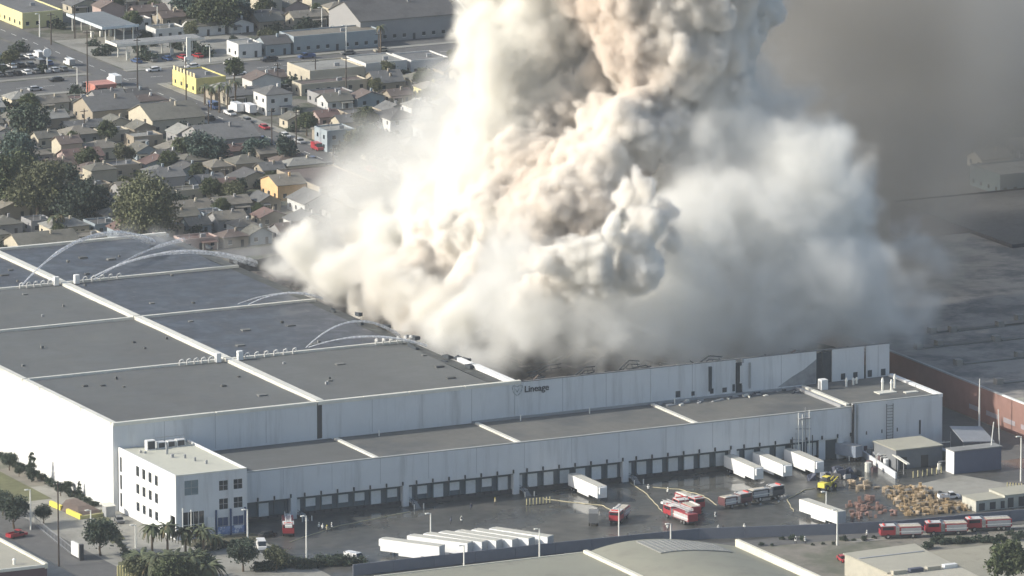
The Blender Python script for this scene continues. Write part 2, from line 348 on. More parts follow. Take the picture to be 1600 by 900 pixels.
# what is left of the right half: collapsed roof deck and bent joists
mb = MB(); nx, ny = 44, 60
for j in range(ny+1):
    for i in range(nx+1):
        x = 110+(W-1-110)*i/nx; y = D+1+(L-D-2)*j/ny
        z = 9.5 + 4.2*noise.noise(Vector((x*0.045, y*0.045, 0))) + 2.0*noise.noise(Vector((x*0.2, y*0.2, 4))) + 8.5*math.exp(-(y-D)/6)
        mb.v.append((x, y, z))
for j in range(ny):
    for i in range(nx):
        a = j*(nx+1)+i; mb.f.append((a, a+1, a+nx+2, a+nx+1))
part('collapsed_roof', mb, M('burnt_debris', (0.09, 0.085, 0.08), 0.95, 0.4, 0.3, stain=((0.28, 0.25, 0.22), 0.12, 0.55, 0.65)), wh)
for i in range(66):
    x = random.uniform(111, 208); y = D+1.5+random.random()**1.5*60 if i < 40 else D+random.uniform(0.8, 3.5); a = random.uniform(-0.5, 0.5) if i < 40 else random.uniform(-.15, .15); l = random.uniform(3, 9); z = random.uniform(14, 18.5) if i < 40 else random.uniform(19.4, 21.7)
    x = min(x, W-2-l)
    m_ = MB(); p = Vector((x, y, z)); q = Vector((x+l*cos(a), y+l*sin(a), z+random.uniform(-2.5, 2.5))); mid = (p+q)/2+Vector((0, 0, random.uniform(-.8, 1.6)))
    m_.path([p, mid, q], [0.16]*3, 4); m_.path([p+Vector((0, 0, -.9)), mid+Vector((0, 0, -.9)), q+Vector((0, 0, -.9))], [0.12]*3, 4)
    for k in range(4):
        s_ = p.lerp(q, (k+.5)/4); m_.tube(s_, s_+Vector((0.3, 0, -1.0)), 0.08, k=4)
    part('bent_joist', m_, random.choice([soot, M('rusty_steel', (0.22, 0.17, 0.14), 0.8, 0.3), soot]), wh)
for i in range(60):      # patches, drains and hatches on the sound roof
    x, y = random.uniform(3, 104), random.uniform(D+4, L-5)
    if abs(x-XR) < 3 or min(abs(y-q) for q in (83.1, 140.1, 189.1)) < 3: continue
    w_, d_ = random.choice([(0.7, 0.7), (1.2, 1.0), (2.2, 1.4), (0.5, 0.5)])
    part('roof_patch' if w_ > 1 else 'roof_drain', MB().box(x, y, H-0.9, x+w_, y+d_, H-0.22+(0.0 if w_ > 1 else random.uniform(0, .35))), random.choice([M('patch_dark', (0.085, 0.09, 0.09)), M('patch_pale', (0.16, 0.165, 0.16)), greym] if w_ < 1 else [M('patch_dark', (0.085, 0.09, 0.09)), M('patch_pale', (0.16, 0.165, 0.16))]), wh)
# sign
def text_mesh(s, size, mat, depth=0.06, bold=True):
    c = bpy.data.curves.new('txt', 'FONT'); c.body = s; c.size = size; c.extrude = depth; c.offset = 0.03 if bold else 0
    o = bpy.data.objects.new('txt', c); scene.collection.objects.link(o)
    dg = bpy.context.evaluated_depsgraph_get(); me = bpy.data.meshes.new_from_object(o.evaluated_get(dg))
    bpy.data.objects.remove(o); me.name = 'lettering'; me.materials.clear(); me.materials.append(mat); return me
signc = M('sign_dark', (0.045, 0.05, 0.06), 0.6, 0.05)
p = at_y(819, 613.5, D)
o = link('sign_lettering', text_mesh('Lineage', 2.25, signc), wh, (p.x, D-0.1, p.z+0.1)); o.rotation_euler = (pi/2, 0, 0)
p = at_y(808, 610, D); mb = MB()
hp = [(-1.35, 1.2), (-0.7, 1.25), (0, 0.9), (0.7, 1.25), (1.35, 1.2), (1.3, 0.2), (0.85, -0.7), (0, -1.35), (-0.85, -0.7), (-1.3, 0.2)]
for i in range(10):
    a, b = Vector(hp[i]), Vector(hp[(i+1) % 10]); e = a.lerp(b, 0.78)
    mb.tube((p.x+a.x, D-0.08, p.z+a.y), (p.x+e.x, D-0.08, p.z+e.y), 0.075, k=4)
for q in ((-0.5, 0.4), (0.5, 0.4), (0, 0)): mb.tube((p.x+q[0], D-0.08, p.z+q[1]), (p.x, D-0.08, p.z-0.5), 0.05, k=4)
part('sign_emblem', mb, M('emblem_green_grey', (0.22, 0.27, 0.27), 0.7), wh)

# ================================================================ LOADING ANNEX
an = thing('loading_annex', 'long lower white loading annex with a row of truck docks along its front', 'loading dock')
X0, B, G = 26.25, 4.352, 3.682
steps = [B, B, G] + ([B]*6+[G])*4 + [B]*6 + [G] + [B]*3
xs = [X0]
for s_ in steps: xs.append(xs[-1]+s_)
XE = 188.0
part('upper_wall', MB().box(20.2, 0, 5.24, XE-0.02, 0.4, HA-0.3), wallw, an)
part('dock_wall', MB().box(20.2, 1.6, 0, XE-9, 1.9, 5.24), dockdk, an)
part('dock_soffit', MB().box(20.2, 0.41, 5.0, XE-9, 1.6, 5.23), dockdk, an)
part('dock_plinth', MB().box(20.2, 0.9, 0, XE-9, 1.59, 1.15), darkm, an)
doorF = MB().box(-1.3, 1.3, 1.16, 1.3, 1.58, 4.4).mesh('dock_door', doorm)
doorH = MB().box(-1.3, 1.3, 2.4, 1.3, 1.58, 4.4).mesh('dock_door', doorm)
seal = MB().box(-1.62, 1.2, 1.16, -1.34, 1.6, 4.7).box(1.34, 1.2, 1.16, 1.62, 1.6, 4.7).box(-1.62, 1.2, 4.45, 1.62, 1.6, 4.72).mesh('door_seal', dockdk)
lamp = MB().box(-0.16, -0.3, 5.35, 0.16, -0.005, 6.25).mesh('wall_lamp', darkm)
bump_ = MB().box(-1.1, 0.7, 0.7, -0.8, 0.9, 1.15).box(0.8, 0.7, 0.7, 1.1, 0.9, 1.15).mesh('dock_bumper', black)
NODOOR = {1}
for i in range(len(xs)):
    link('wall_lamp', lamp, an, (xs[i], 0, 0))
    if i == len(xs)-1: break
    c = (xs[i]+xs[i+1])/2
    if abs(xs[i+1]-xs[i]-G) < 0.01:           # stair bay: a flush pale panel, a door and steps down to the yard
        part('pier_panel', MB().box(xs[i]+0.1, 0.05, 0, xs[i]+1.7, 1.59, 5.23), wallw, an)
        part('entry_door', MB().box(xs[i]+1.9, 1.4, 1.3, xs[i]+3.1, 1.58, 4.4), doorm, an)
        st = thing('stairs', None, None); st.parent = an; st.name = 'dock_stair'
        m_ = MB().box(xs[i]+1.75, -1.2, 1.0, xs[i]+3.5, 1.39, 1.2)
        for k in range(6): m_.box(xs[i]+1.85, -1.2-0.34*(k+1), 0.95-0.165*(k+1), xs[i]+3.4, -1.2-0.34*k, 1.07-0.165*(k+1))
        part('tread', m_, greym, st)
        for xx in (xs[i]+1.8, xs[i]+3.45):
            part('handrail', MB().tube((xx, 1.2, 2.1), (xx, -1.2, 2.1), 0.06).tube((xx, -1.2, 2.1), (xx, -3.3, 1.0), 0.06).tube((xx, -1.2, 1.0), (xx, -1.2, 2.1), 0.05).tube((xx, -3.3, 0), (xx, -3.3, 1.0), 0.07), darkm, st)
        for xx in (xs[i]+1.4, xs[i]+3.9): part('bollard', MB().tube((xx, -3.7, 0), (xx, -3.7, 1.25), 0.14), polew, st)
    else:
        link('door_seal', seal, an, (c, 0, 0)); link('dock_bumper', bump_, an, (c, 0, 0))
        if i in NODOOR: continue
        link('dock_door', doorH if (i in (3, 4, 5, 6, 8, 10, 12, 14) ) else doorF, an, (c, 0, 0))
for x in [33+12.9*k for k in range(12)]: part('panel_joint', MB().box(x, -0.012, 6.3, x+0.1, -0.003, HA-0.3), M('joint_grey', (0.36, 0.37, 0.38)), an)
# roller door end
part('end_wall', MB().box(XE-9, 0.42, 0, XE-7.2, 0.8, 5.24).box(XE-3.2, 0.42, 0, XE-0.02, 0.8, 5.24).box(XE-7.2, 0.42, 4.9, XE-3.2, 0.8, 5.24), wallw, an)
part('roller_door', MB().box(XE-7.2, 0.6, 0, XE-3.2, 0.7, 4.9), M('teal_dark', (0.05, 0.07, 0.08), 0.6), an)
# annex roof: bays and pale ribs
ribs = [20.3, 58.2, 96.5, 145.0, XE-1.2]
for a, b in zip(ribs, ribs[1:]):
    mb = MB(); 
    part('roof_bay', mb.box(a+0.7, 0.9, HA-0.75, b-0.3, D-0.03, HA-0.5), roofdk if a < 50 else M('annex_roof', (0.135, 0.135, 0.125), 0.75, 0.1, 0.8, rvar=0.15, stain=((0.085, 0.092, 0.095), 0.05, 0.45, 0.62), seam=(0, 3.05, 0.3, 0.08)), an)
for x in ribs[1:-1]: part('roof_rib', MB().box(x-0.3, 1.0, HA-0.6, x+0.7, D-1.5, HA-0.05), coping, an)
part('parapet', MB().box(20.2, 0.02, HA-0.3, XE-0.02, 0.75, HA), M('parapet_grey', (0.36, 0.37, 0.36), 0.8), an)
part('roof_flashing', MB().box(96, D-0.5, HA-0.5, XE, D-0.05, HA+0.05), greym, an)
for x in (69.5, 108, 127, 150.6): part('vent_pipe', MB().tube((x, D-3, HA-0.5), (x, D-3, HA+1.0), 0.14), polew, an)
# scattered sheet metal on the annex roof under the burnt wall
for i in range(26):
    x = random.uniform(146, 184); y = D-random.uniform(1.2, 5.5)
    part('loose_sheet', MB().prism([(x, y), (x+random.uniform(.5, 2.2), y+.2), (x+random.uniform(.5, 1.8), y+random.uniform(.5, 1.0)), (x-.2, y+.6)], HA-0.49, [HA-0.4+random.uniform(0, .5) for _ in range(4)]), random.choice([greym, coping, soot]), an)
# raised walkway / duct over the joint with the end block
part('roof_duct', MB().box(185.4, 1.2, HA-0.45, 186.3, D-1.6, HA+0.3), greym, an)
part('roof_duct', MB().box(187.0, 1.2, HA-0.45, 187.9, D-1.6, HA+0.5), coping, an)
# end block
eb = thing('end_block', 'taller white block closing the right end of the loading docks, bright right parapet', 'building')
HB = 13.7
part('front_wall', MB().box(XE+0.02, -0.25, 0, 213.4, 0.15, HB-0.2), wallw, eb)
part('side_wall', MB().box(213.0, 0.16, 0, 213.4, D-0.4, HB-0.2), wallw, eb)
part('roof', MB().box(XE+0.3, 0.17, HB-0.8, 212.9, D-0.05, HB-0.55), M('annex_roof', (0.165, 0.16, 0.15)), eb)
part('parapet', MB().box(XE+0.02, -0.3, HB-0.2, 212.3, 0.35, HB), M('parapet_grey', (0.36, 0.37, 0.36)), eb)
part('parapet', MB().box(212.3, -0.3, HB-0.8, 213.5, D-0.4, HB+0.05), white, eb)
part('downpipe', MB().tube((189.3, -0.45, 0), (189.3, -0.45, HB-0.3), 0.22), greym, eb)
part('downpipe', MB().tube((188.1, -0.45, 0.5), (188.1, -0.45, HB-0.3), 0.3), darkm, eb)
part('wall_slot', MB().box(206.8, -0.3, 4.0, 207.3, -0.252, 7.6), darkm, eb)
m_ = MB()
for xx in (197.4, 199.2): m_.tube((xx, -0.7, 3), (xx, -0.7, HB-1), 0.09)
for k in range(13): m_.tube((197.4, -0.7, 3.2+k*0.75), (199.2, -0.7, 3.2+k*0.75), 0.06, k=4)
part('ladder', m_, darkm, eb)
for x, y, h in ((197, 20, 2.0), (199.5, 21, 1.6), (203, 12, 3.0), (205, 11, 2.6), (207, 13, 3.4), (201, 22, 1.4)):
    part('roof_vent', MB().tube((x, y, HB-0.6), (x, y, HB-0.5+h*0.7), 0.28).tube((x, y, HB-0.5+h*0.7), (x, y, HB-0.3+h), 0.42, 0.2), polew, eb)
part('roof_unit', MB().box(189.5, 19, HB-0.55, 191.3, 21, HB+2.0), white, eb)
part('roof_pad', MB().box(200, 8, HB-0.54, 205, 11, HB-0.3), coping, eb); part('roof_pad', MB().box(206.5, 6, HB-0.54, 210, 7.5, HB-0.3), coping, eb)
# pipes climbing the front near the last docks
pr_ = thing('pipe_tower', 'lattice of tall pale pipes standing in front of the last docks', 'pipes')
base = at_y(1252, 712, -1.0)
for dx, h, m__ in ((-1.6, 8, greym), (-0.9, 13, polew), (0.2, 12.5, polew), (1.0, 14.2, greym), (2.1, 13.3, polew), (-2.6, 7, darkm), (3.0, 7, darkm)):
    part('pipe', MB().tube((base.x+dx, -1.2, 0), (base.x+dx, -1.2, h), 0.13), m__, pr_)
part('frame', MB().tube((base.x-2.7, -1.1, 6.4), (base.x+2.8, -1.1, 5.6), 0.1).tube((base.x-1.6, -1.1, 9.0), (base.x+2.6, -1.1, 8.6), 0.1).box(base.x-0.5, -1.5, 11.3, base.x+2.4, -0.6, 11.5), greym, pr_)

# ================================================================ OFFICE
of = thing('office_building', 'white three storey office block at the left front corner, palms before it', 'office')
OX0, OX1, OY0, OY1, OH = 1.3, 19.9, -8.1, D-0.15, 15.9
HW = [(y, z) for z in (2.0, 6.3, 10.6) for y in (-2.0+i*4.05 for i in range(0))]
WW = [(u, v) for v in ()]
# side wall towards the sun, with real openings: built as strips between the windows
wy = [(2.6+i*3.75, 4.5+i*3.75) for i in range(4)]; rz_ = [(2.4, 4.6), (6.7, 9.1), (11.0, 13.5)]
def wall_x(x, y0, y1, z1, opens, mat, parent, nm, th=0.35):   # a wall along Y with rectangular openings (y0,y1,z0,z1)
    ys = sorted({y0, y1, *[o_[0] for o_ in opens], *[o_[1] for o_ in opens]}); zs = sorted({0, z1, *[o_[2] for o_ in opens], *[o_[3] for o_ in opens]})
    m_ = MB()
    for a, b in zip(ys, ys[1:]):
        run = None
        for c, d in zip(zs, zs[1:]):
            hole = any(o_[0] <= a and b <= o_[1] and o_[2] <= c and d <= o_[3] for o_ in opens)
            if not hole and run is None: run = c
            if hole and run is not None: m_.box(x, a, run, x+th, b, c); run = None
        if run is not None: m_.box(x, a, run, x+th, b, z1)
    return part(nm, m_, mat, parent)
def wall_y(y, x0, x1, z1, opens, mat, parent, nm, th=0.35):
    xs_ = sorted({x0, x1, *[o_[0] for o_ in opens], *[o_[1] for o_ in opens]}); zs = sorted({0, z1, *[o_[2] for o_ in opens], *[o_[3] for o_ in opens]})
    m_ = MB()
    for a, b in zip(xs_, xs_[1:]):
        run = None
        for c, d in zip(zs, zs[1:]):
            hole = any(o_[0] <= a and b <= o_[1] and o_[2] <= c and d <= o_[3] for o_ in opens)
            if not hole and run is None: run = c
            if hole and run is not None: m_.box(a, y, run, b, y+th, c); run = None
        if run is not None: m_.box(a, y, run, b, y+th, z1)
    return part(nm, m_, mat, parent)
op = [(a, b, c, d) for a, b in wy for c, d in rz_] + [(24.4, 25.6, c-1, d+0.2) for c, d in rz_] + [(OY0+0.5, OY0+3.4, 0.2, 5.6)]
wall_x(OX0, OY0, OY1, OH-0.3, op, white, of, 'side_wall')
for a, b, c, d in op[:-1]:
    w_ = part('window', MB().box(OX0+0.16, a, c, OX0+0.22, b, d), glass, of)
    part('mullion', MB().box(OX0+0.1, (a+b)/2-0.05, c, OX0+0.155, (a+b)/2+0.05, d).box(OX0+0.1, a, (c+d)/2-0.05, OX0+0.154, b, (c+d)/2+0.05), darkm, w_)
ops = [(12.6, 14.9, 6.4, 9.0), (16.4, 18.7, 6.4, 9.0), (12.6, 14.9, 11.0, 13.4), (16.4, 18.7, 11.0, 13.4), (3.6, 7.2, 10.7, 14.3), (3.2, 8.6, 0.2, 6.6), (12.2, 14.9, 0.2, 4.4), (16.2, 18.9, 0.2, 4.4)]
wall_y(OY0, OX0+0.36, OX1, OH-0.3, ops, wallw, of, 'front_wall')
for k, (a, b, c, d) in enumerate(ops):
    g_ = M('grey_glass', (0.20, 0.25, 0.27), 0.2) if k == 4 else (bluem if k > 5 else glass)
    w_ = part('window', MB().box(a, OY0+0.16, c, b, OY0+0.22, d), g_, of)
    n_ = 4 if k == 5 else 2; m_ = MB()
    for i in range(1, n_): m_.box(a+(b-a)*i/n_-0.06, OY0+0.06, c, a+(b-a)*i/n_+0.06, OY0+0.155, d)
    m_.box(a, OY0+0.06, (c+d)/2-0.06, b, OY0+0.154, (c+d)/2+0.06)
    part('mullion', m_, greym if k != 5 else polew, w_)
for k, x in enumerate((11.7, 15.5, 19.3)):
    part('pilaster', MB().box(x-0.2, OY0-0.35, 0, x+0.2, OY0-0.005, 6.4), bluem, of)
part('mural_panel', MB().box(12.0, OY0-0.3, 0.3, 19.0, OY0-0.25, 2.2), M('mural_blue', (0.16, 0.22, 0.38), 0.7, 0.5, 0.8, stain=((0.62, 0.66, 0.72), 0.5, 0.5, 0.55)), of)
part('white_sign', MB().box(9.3, OY0-0.5, 1.4, 11.2, OY0-0.3, 5.0).tube((10.25, OY0-0.4, 0), (10.25, OY0-0.4, 1.4), 0.15), white, of)
part('right_wall', MB().box(OX1-0.35, OY0+0.36, 0, OX1, 0, OH-0.3).box(OX1-0.35, 0.0, HA-0.5, OX1, OY1, OH-0.3), wallw, of)
part('roof', MB().box(OX0+0.36, OY0+0.36, OH-0.75, OX1-0.36, OY1, OH-0.5), M('cream_roof', (0.50, 0.50, 0.42), 0.85, 0.06, 0.4, stain=((0.36, 0.36, 0.31), 0.3, 0.6, 0.8)), of)
part('parapet', MB().box(OX0-0.02, OY0-0.02, OH-0.3, OX1+0.02, OY0+0.36, OH), greym if False else coping, of)
part('parapet', MB().box(OX0-0.02, OY0+0.36, OH-0.3, OX0+0.36, OY1, OH), white, of)
part('parapet', MB().box(OX1-0.36, OY0+0.36, OH-0.5, OX1+0.02, OY1, OH), white, of)
for x, y, w, h in ((7, 22, 2.2, 2.3), (10.0, 22.4, 2.0, 1.6), (12.6, 22.4, 2.0, 1.6), (15.0, 22.4, 2.2, 1.7), (9.4, 16, .5, 2.2), (9.0, 12, .7, .8), (11.5, 10, .5, .9), (12.4, 6, .5, .9), (13.6, 2, .5, .9), (4.2, 20, .6, .6), (5, 19, .5, .5)):
    u_ = part('roof_unit', MB().box(x, y, OH-0.5, x+w, y+w*0.7, OH-0.5+h), white if w > 1 else greym, of)
    if w > 1: part('fan_grille', MB().box(x+0.2, y-0.06, OH-0.3, x+w-0.2, y-0.005, OH-0.7+h), darkm, u_)
part('roof_rail', MB().tube((9.2, 23.5, OH+2.0), (17.4, 23.5, OH+2.0), 0.09).tube((9.2, 23.5, OH-.5), (9.2, 23.5, OH+2), 0.08).tube((17.4, 23.5, OH-.5), (17.4, 23.5, OH+2), 0.08), greym, of)

# ================================================================ BROWN WAREHOUSE on the right
bw = thing('brown_warehouse', 'flat roofed brown brick warehouse right of the burning building with roof monitors', 'warehouse')
BX = 236.6; BH = 9.0
part('side_wall', MB().box(BX, -60, 0, BX+0.4, 210, BH-0.3), brickbrown, bw)
part('front_wall', MB().box(BX+0.41, -60, 0, 360, -59.6, BH-0.3), brickbrown, bw)
part('roof', MB().box(BX+0.4, 8, BH-0.8, 360, 200, BH-0.5), M('grey_brown_roof', (0.27, 0.25, 0.225), 0.85, 0.12, 0.3, stain=((0.12, 0.12, 0.12), 0.06, 0.45, 0.6)), bw)
part('roof', MB().box(BX+0.4, -59, BH-0.8, 360, 7.9, BH-0.5), beige, bw)
part('parapet', MB().box(BX-0.1, 11, BH-0.3, BX+0.55, 210, BH+0.05), greym, bw)
part('parapet', MB().box(BX-0.1, -60, BH-0.3, BX+0.55, 10.9, BH+0.05), white, bw)
for k in range(9): part('wall_stripe', MB().box(BX-0.05, -50+k*9, 2.2, BX-0.004, -44+k*9, 3.4), M('grey_stripe', (0.33, 0.30, 0.32), 0.7), bw)
for u, v in ((1435, 545), (1497, 570), (1560, 600), (1592, 558), (1556, 533), (1467, 540), (1488, 518), (1456, 520), (1562, 510), (1592, 500)):
    p = at(u, v, BH-0.5)
    part('roof_monitor', MB().box(p.x-0.9, p.y-1.0, BH-0.5, p.x+0.9, p.y+1.0, BH+1.0), M('vent_tan', (0.27, 0.255, 0.23), 0.8, 0.15), bw)
    part('roof_skylight', MB().box(p.x+1.6, p.y-0.8, BH-0.5, p.x+22, p.y+0.6, BH-0.2), M('skylight_grey', (0.12, 0.125, 0.12), 0.5), bw)
# ================================================================ PERIMETER WALL, YARD THINGS
def wallrun(name, label, cat, pts, h, th, mat, posts=None):
    t_ = thing(name, label, cat, (pts[0][0], pts[0][1], 0))
    for a, b in zip(pts, pts[1:]):
        d = Vector((b[0]-a[0], b[1]-a[1], 0)); l = d.length; d.normalize(); n_ = Vector((-d.y, d.x, 0))*th/2; k = max(1, int(l/9))
        for i in range(k):
            p = Vector((a[0]-pts[0][0], a[1]-pts[0][1], 0))+d*(l*i/k+0.04); q = p+d*(l/k-0.08)
            part('wall_panel', MB().prism([(p-n_)[:2], (q-n_)[:2], (q+n_)[:2], (p+n_)[:2]], 0, h), mat, t_)
    return t_
wallrun('yard_wall', 'long slate coloured wall between the truck yard and the front street', 'wall', [(24, -59.5), (76.5, -60.3), (113.7, -62.4), (145, -72.5), (160, -76.5), (228, -82)], 2.7, 0.25, M('slate_wall', (0.15, 0.165, 0.20), 0.8, 0.08))

def trailer_meshes():
    L_, W_, z0, z1 = 16.2, 2.6, 1.15, 4.05
    body = MB().box(0, -W_/2, z0, L_, W_/2, z1-0.03).mesh('cargo_box', M('trailer_white', (0.80, 0.81, 0.80), 0.5, 0.03, 0.5, stain=((0.55, 0.54, 0.50), 0.5, 0.66, 0.9)))
    roof = MB().box(0.04, -W_/2+0.04, z1-0.029, L_-0.04, W_/2-0.04, z1+0.02).mesh('roof', M('trailer_roof', (0.50, 0.49, 0.43), 0.6, 0.08, 0.4))
    rear = MB().box(L_, -W_/2, z0, L_+0.05, -0.03, z1-0.05).box(L_, 0.03, z0, L_+0.05, W_/2, z1-0.05).mesh('rear_door', M('trailer_rear', (0.42, 0.43, 0.43), 0.6, 0.1))
    fr = MB().box(L_, -W_/2-0.02, z0-0.25, L_+0.12, W_/2+0.02, z0-0.003).box(L_-0.2, -0.9, 0.5, L_+0.05, 0.9, 0.65).mesh('bumper', darkm)
    wheel = MB().tube((0, -0.16, 0), (0, 0.16, 0), 0.52, k=12).mesh('tyre', black)
    hub = MB().tube((0, -0.18, 0), (0, 0.18, 0), 0.24, k=8).mesh('rim', greym)
    ch = MB().box(0.6, -0.55, 0.85, L_-0.3, -0.35, z0-0.003).box(0.6, 0.35, 0.85, L_-0.3, 0.55, z0-0.003).mesh('chassis_rail', darkm)
    leg = MB().box(2.6, -1.0, 0, 2.8, -0.85, z0-0.003).box(2.6, 0.85, 0, 2.8, 1.0, z0-0.003).mesh('landing_gear', darkm)
    skirt = MB().box(5, -W_/2+0.05, 0.5, 11.2, -W_/2+0.1, z0-0.003).box(5, W_/2-0.1, 0.5, 11.2, W_/2-0.05, z0-0.003).mesh('side_skirt', M('trailer_white', (0.8, 0.81, 0.8)))
    unit = MB().box(-0.6, -0.95, 2.2, -0.003, 0.95, 3.9).mesh('cooling_unit', white)
    return body, roof, rear, fr, wheel, hub, ch, leg, skirt, unit
TB = trailer_meshes()
def trailer(label, group, loc, rz, skirt=True):
    t_ = thing('semi_trailer', label, 'trailer', loc, rz, group)
    for nm, me in zip(('cargo_box', 'roof', 'rear_door', 'bumper'), TB[:4]): link(nm, me, t_)
    link('chassis_rail', TB[6], t_); link('landing_gear', TB[7], t_); link('cooling_unit', TB[9], t_)
    if skirt: link('side_skirt', TB[8], t_)
    for x in (13.0, 14.3):
        for y in (-1.12, -0.76, 0.76, 1.12):
            w_ = link('wheel', TB[4], t_, (x, y, 0.52)); link('rim', TB[5], w_)
    return t_
# docked (rear to the dock, nose to the yard)
for (u, v), lab in (((887.5, 740), 'white trailer docked alone, left of the other docked trailers'), ((1131, 711), 'white trailer docked left of two more, beside the lumpy dark truck'), ((1176, 706.5), 'middle trailer of the three docked close together'), ((1225, 701), 'rightmost of three white docked trailers, by the yellow loader')):
    p = at(u, v, 4.05); trailer(lab, 'white trailers backed onto the docks', (p.x+1.3, p.y-16.2, 0), pi/2)
# loose
p = at(1249, 780, 4.05); q = at(1307, 800, 4.05); a = math.atan2(q.y-p.y, q.x-p.x)
trailer('white trailer standing alone in the yard near the red stacks', 'white trailers standing in the yard', (p.x-sin(a)*1.3, p.y+cos(a)*1.3, 0), a)
RT = [(594, 842), (638, 837), (663, 834), (687, 831.6), (712, 830), (738, 828), (766, 826)]
RB = [(693, 855), (737, 850), (759, 848), (780, 846), (809, 845), (834, 843), (861, 840)]
LB = ['leftmost white trailer of the row along the yard wall', 'second white trailer from the left in the row by the yard wall', 'third white trailer from the left in the yard wall row', 'middle white trailer of the seven parked by the yard wall', 'third white trailer from the right in the yard wall row', 'second white trailer from the right in the row by the yard wall', 'rightmost white trailer of the row along the yard wall']
for s_, e_, lab in zip(RT, RB, LB):
    p = at(*s_, 4.05); q = at(*e_, 4.05); a = math.atan2(q.y-p.y, q.x-p.x)
    trailer(lab, 'white trailers parked in a row by the wall', (p.x-sin(a)*1.3, p.y+cos(a)*1.3, 0), a, skirt=True)

# ---- fire engines
tyre = MB().tube((0, -0.17, 0), (0, 0.17, 0), 0.55, k=12).mesh('tyre', black); rim = MB().tube((0, -0.19, 0), (0, 0.19, 0), 0.28, k=8).mesh('rim', M('chrome', (0.6, 0.6, 0.6), 0.25, 0.05, metal=0.8))
def engine(label, group, loc, rz, kind='pumper', col=None, length=9.6, cat='fire engine'):
    c = col or red; t_ = thing('fire_engine', label, cat, loc, rz, group); Lb = length
    def P_(nm, mb, m): return part(nm, mb, m, t_)
    P_('chassis', MB().box(0.2, -1.0, 0.55, Lb-0.2, 1.0, 0.9), darkm)
    cabx = Lb-3.4
    P_('cab', MB().prism([(cabx, -1.22), (Lb, -1.22), (Lb, 1.22), (cabx, 1.22)], 0.9, 2.0).prism([(cabx, -1.2), (Lb-0.1, -1.2), (Lb-0.1, 1.2), (cabx, 1.2)], 2.001, 2.75), c)
    P_('cab_roof', MB().box(cabx, -1.2, 2.751, Lb-0.15, 1.2, 2.86), M('cab_white', (0.6, 0.6, 0.58), 0.4))
    P_('windscreen', MB().box(Lb-0.099, -1.08, 1.85, Lb-0.05, 1.08, 2.6), glass)
    P_('side_window', MB().box(cabx+0.4, -1.225, 1.95, Lb-0.5, -1.201, 2.6).box(cabx+0.4, 1.201, 1.95, Lb-0.5, 1.225, 2.6), glass)
    P_('light_bar', MB().box(Lb-1.1, -0.9, 2.862, Lb-0.75, 0.9, 3.05), M('light_red', (0.6, 0.06, 0.05), 0.3))
    P_('pump_panel', MB().box(cabx-0.9, -1.23, 0.95, cabx-0.02, 1.23, 2.5), M('chrome', (0.6, 0.6, 0.6)))
    P_('body', MB().box(0, -1.22, 0.9, cabx-0.92, 1.22, 2.45), c)
    P_('locker_door', MB().box(0.3, -1.25, 1.0, cabx-1.3, -1.222, 2.3).box(0.3, 1.222, 1.0, cabx-1.3, 1.25, 2.3), M('shutter_grey', (0.45, 0.44, 0.44), 0.4))
    P_('stripe', MB().box(0.02, -1.265, 1.45, cabx-0.95, -1.252, 1.62).box(0.02, 1.252, 1.45, cabx-0.95, 1.265, 1.62), polew)
    if kind == 'pumper':
        P_('hose_bed', MB().box(0.3, -1.0, 2.46, cabx-1.2, 1.0, 2.6), M('hose_tan', (0.5, 0.46, 0.38), 0.9, 0.3, 2.0))
        lad = MB().box(0.5, -1.22, 2.62, cabx-1.1, -1.14, 2.75).box(0.5, -0.82, 2.62, cabx-1.1, -0.74, 2.75)
        for k in range(12): lad.box(0.7+k*0.4, -1.14, 2.66, 0.76+k*0.4, -0.82, 2.72)
        P_('ladder', lad, M('ladder_white', (0.55, 0.55, 0.53), 0.5))
        P_('deck_gun', MB().tube((cabx-0.6, 0, 2.5), (cabx-0.6, 0, 2.95), 0.12).tube((cabx-0.6, 0, 2.95), (cabx+0.1, 0, 3.2), 0.1), M('chrome', (0.6, 0.6, 0.6)))
    else:
        P_('turntable', MB().tube((2.0, 0, 2.46), (2.0, 0, 2.9), 0.8, k=12), M('chrome', (0.6, 0.6, 0.6)))
        lad = MB()
        for y in (-0.62, 0.54):
            lad.box(0.8, y, 2.95, Lb+1.6, y+0.08, 3.0).box(0.8, y, 3.35, Lb+1.6, y+0.08, 3.4)
        for k in range(24):
            x = 1.0+k*(Lb+0.4)/24; lad.box(x, -0.54, 2.96, x+0.07, 0.54, 3.02).box(x, -0.62, 3.0, x+0.07, -0.54, 3.35).box(x, 0.54, 3.0, x+0.07, 0.62, 3.35)
        P_('ladder', lad, M('ladder_white', (0.72, 0.72, 0.70)))
        P_('bucket', MB().box(Lb+0.9, -0.75, 2.5, Lb+1.9, 0.75, 2.9), polew)
    t_.scale = (1.06, 1.12, 1.15)
    for x in (1.9, 3.1, Lb-1.7) if length > 10 else (2.2, Lb-1.7):
        for y in (-1.06, 1.06): w_ = link('wheel', tyre, t_, (x, y, 0.55)); link('rim', rim, w_)
    return t_
def put_engine(u1, v1, u2, v2, lab, grp, **k):       # ground line under the middle, tail to nose
    c, a, l = head(u1, v1, u2, v2); Ln = k.get('length', 9.6)
    return engine(lab, grp, (c.x-cos(a)*Ln/2, c.y-sin(a)*Ln/2, 0), a, **k)
GY, GS = 'fire engines in the truck yard', 'fire engines lined up along the front street'
put_engine(1095, 826, 1034, 803, 'red and white fire engine nearest the wall, long white ladder on top', GY, kind='ladder', length=11)
put_engine(1098, 815, 1050, 793, 'red fire engine parked tight behind the white topped one', GY)
put_engine(1056, 784, 1098, 801, 'red fire engine farthest back in the tight cluster of three', GY)
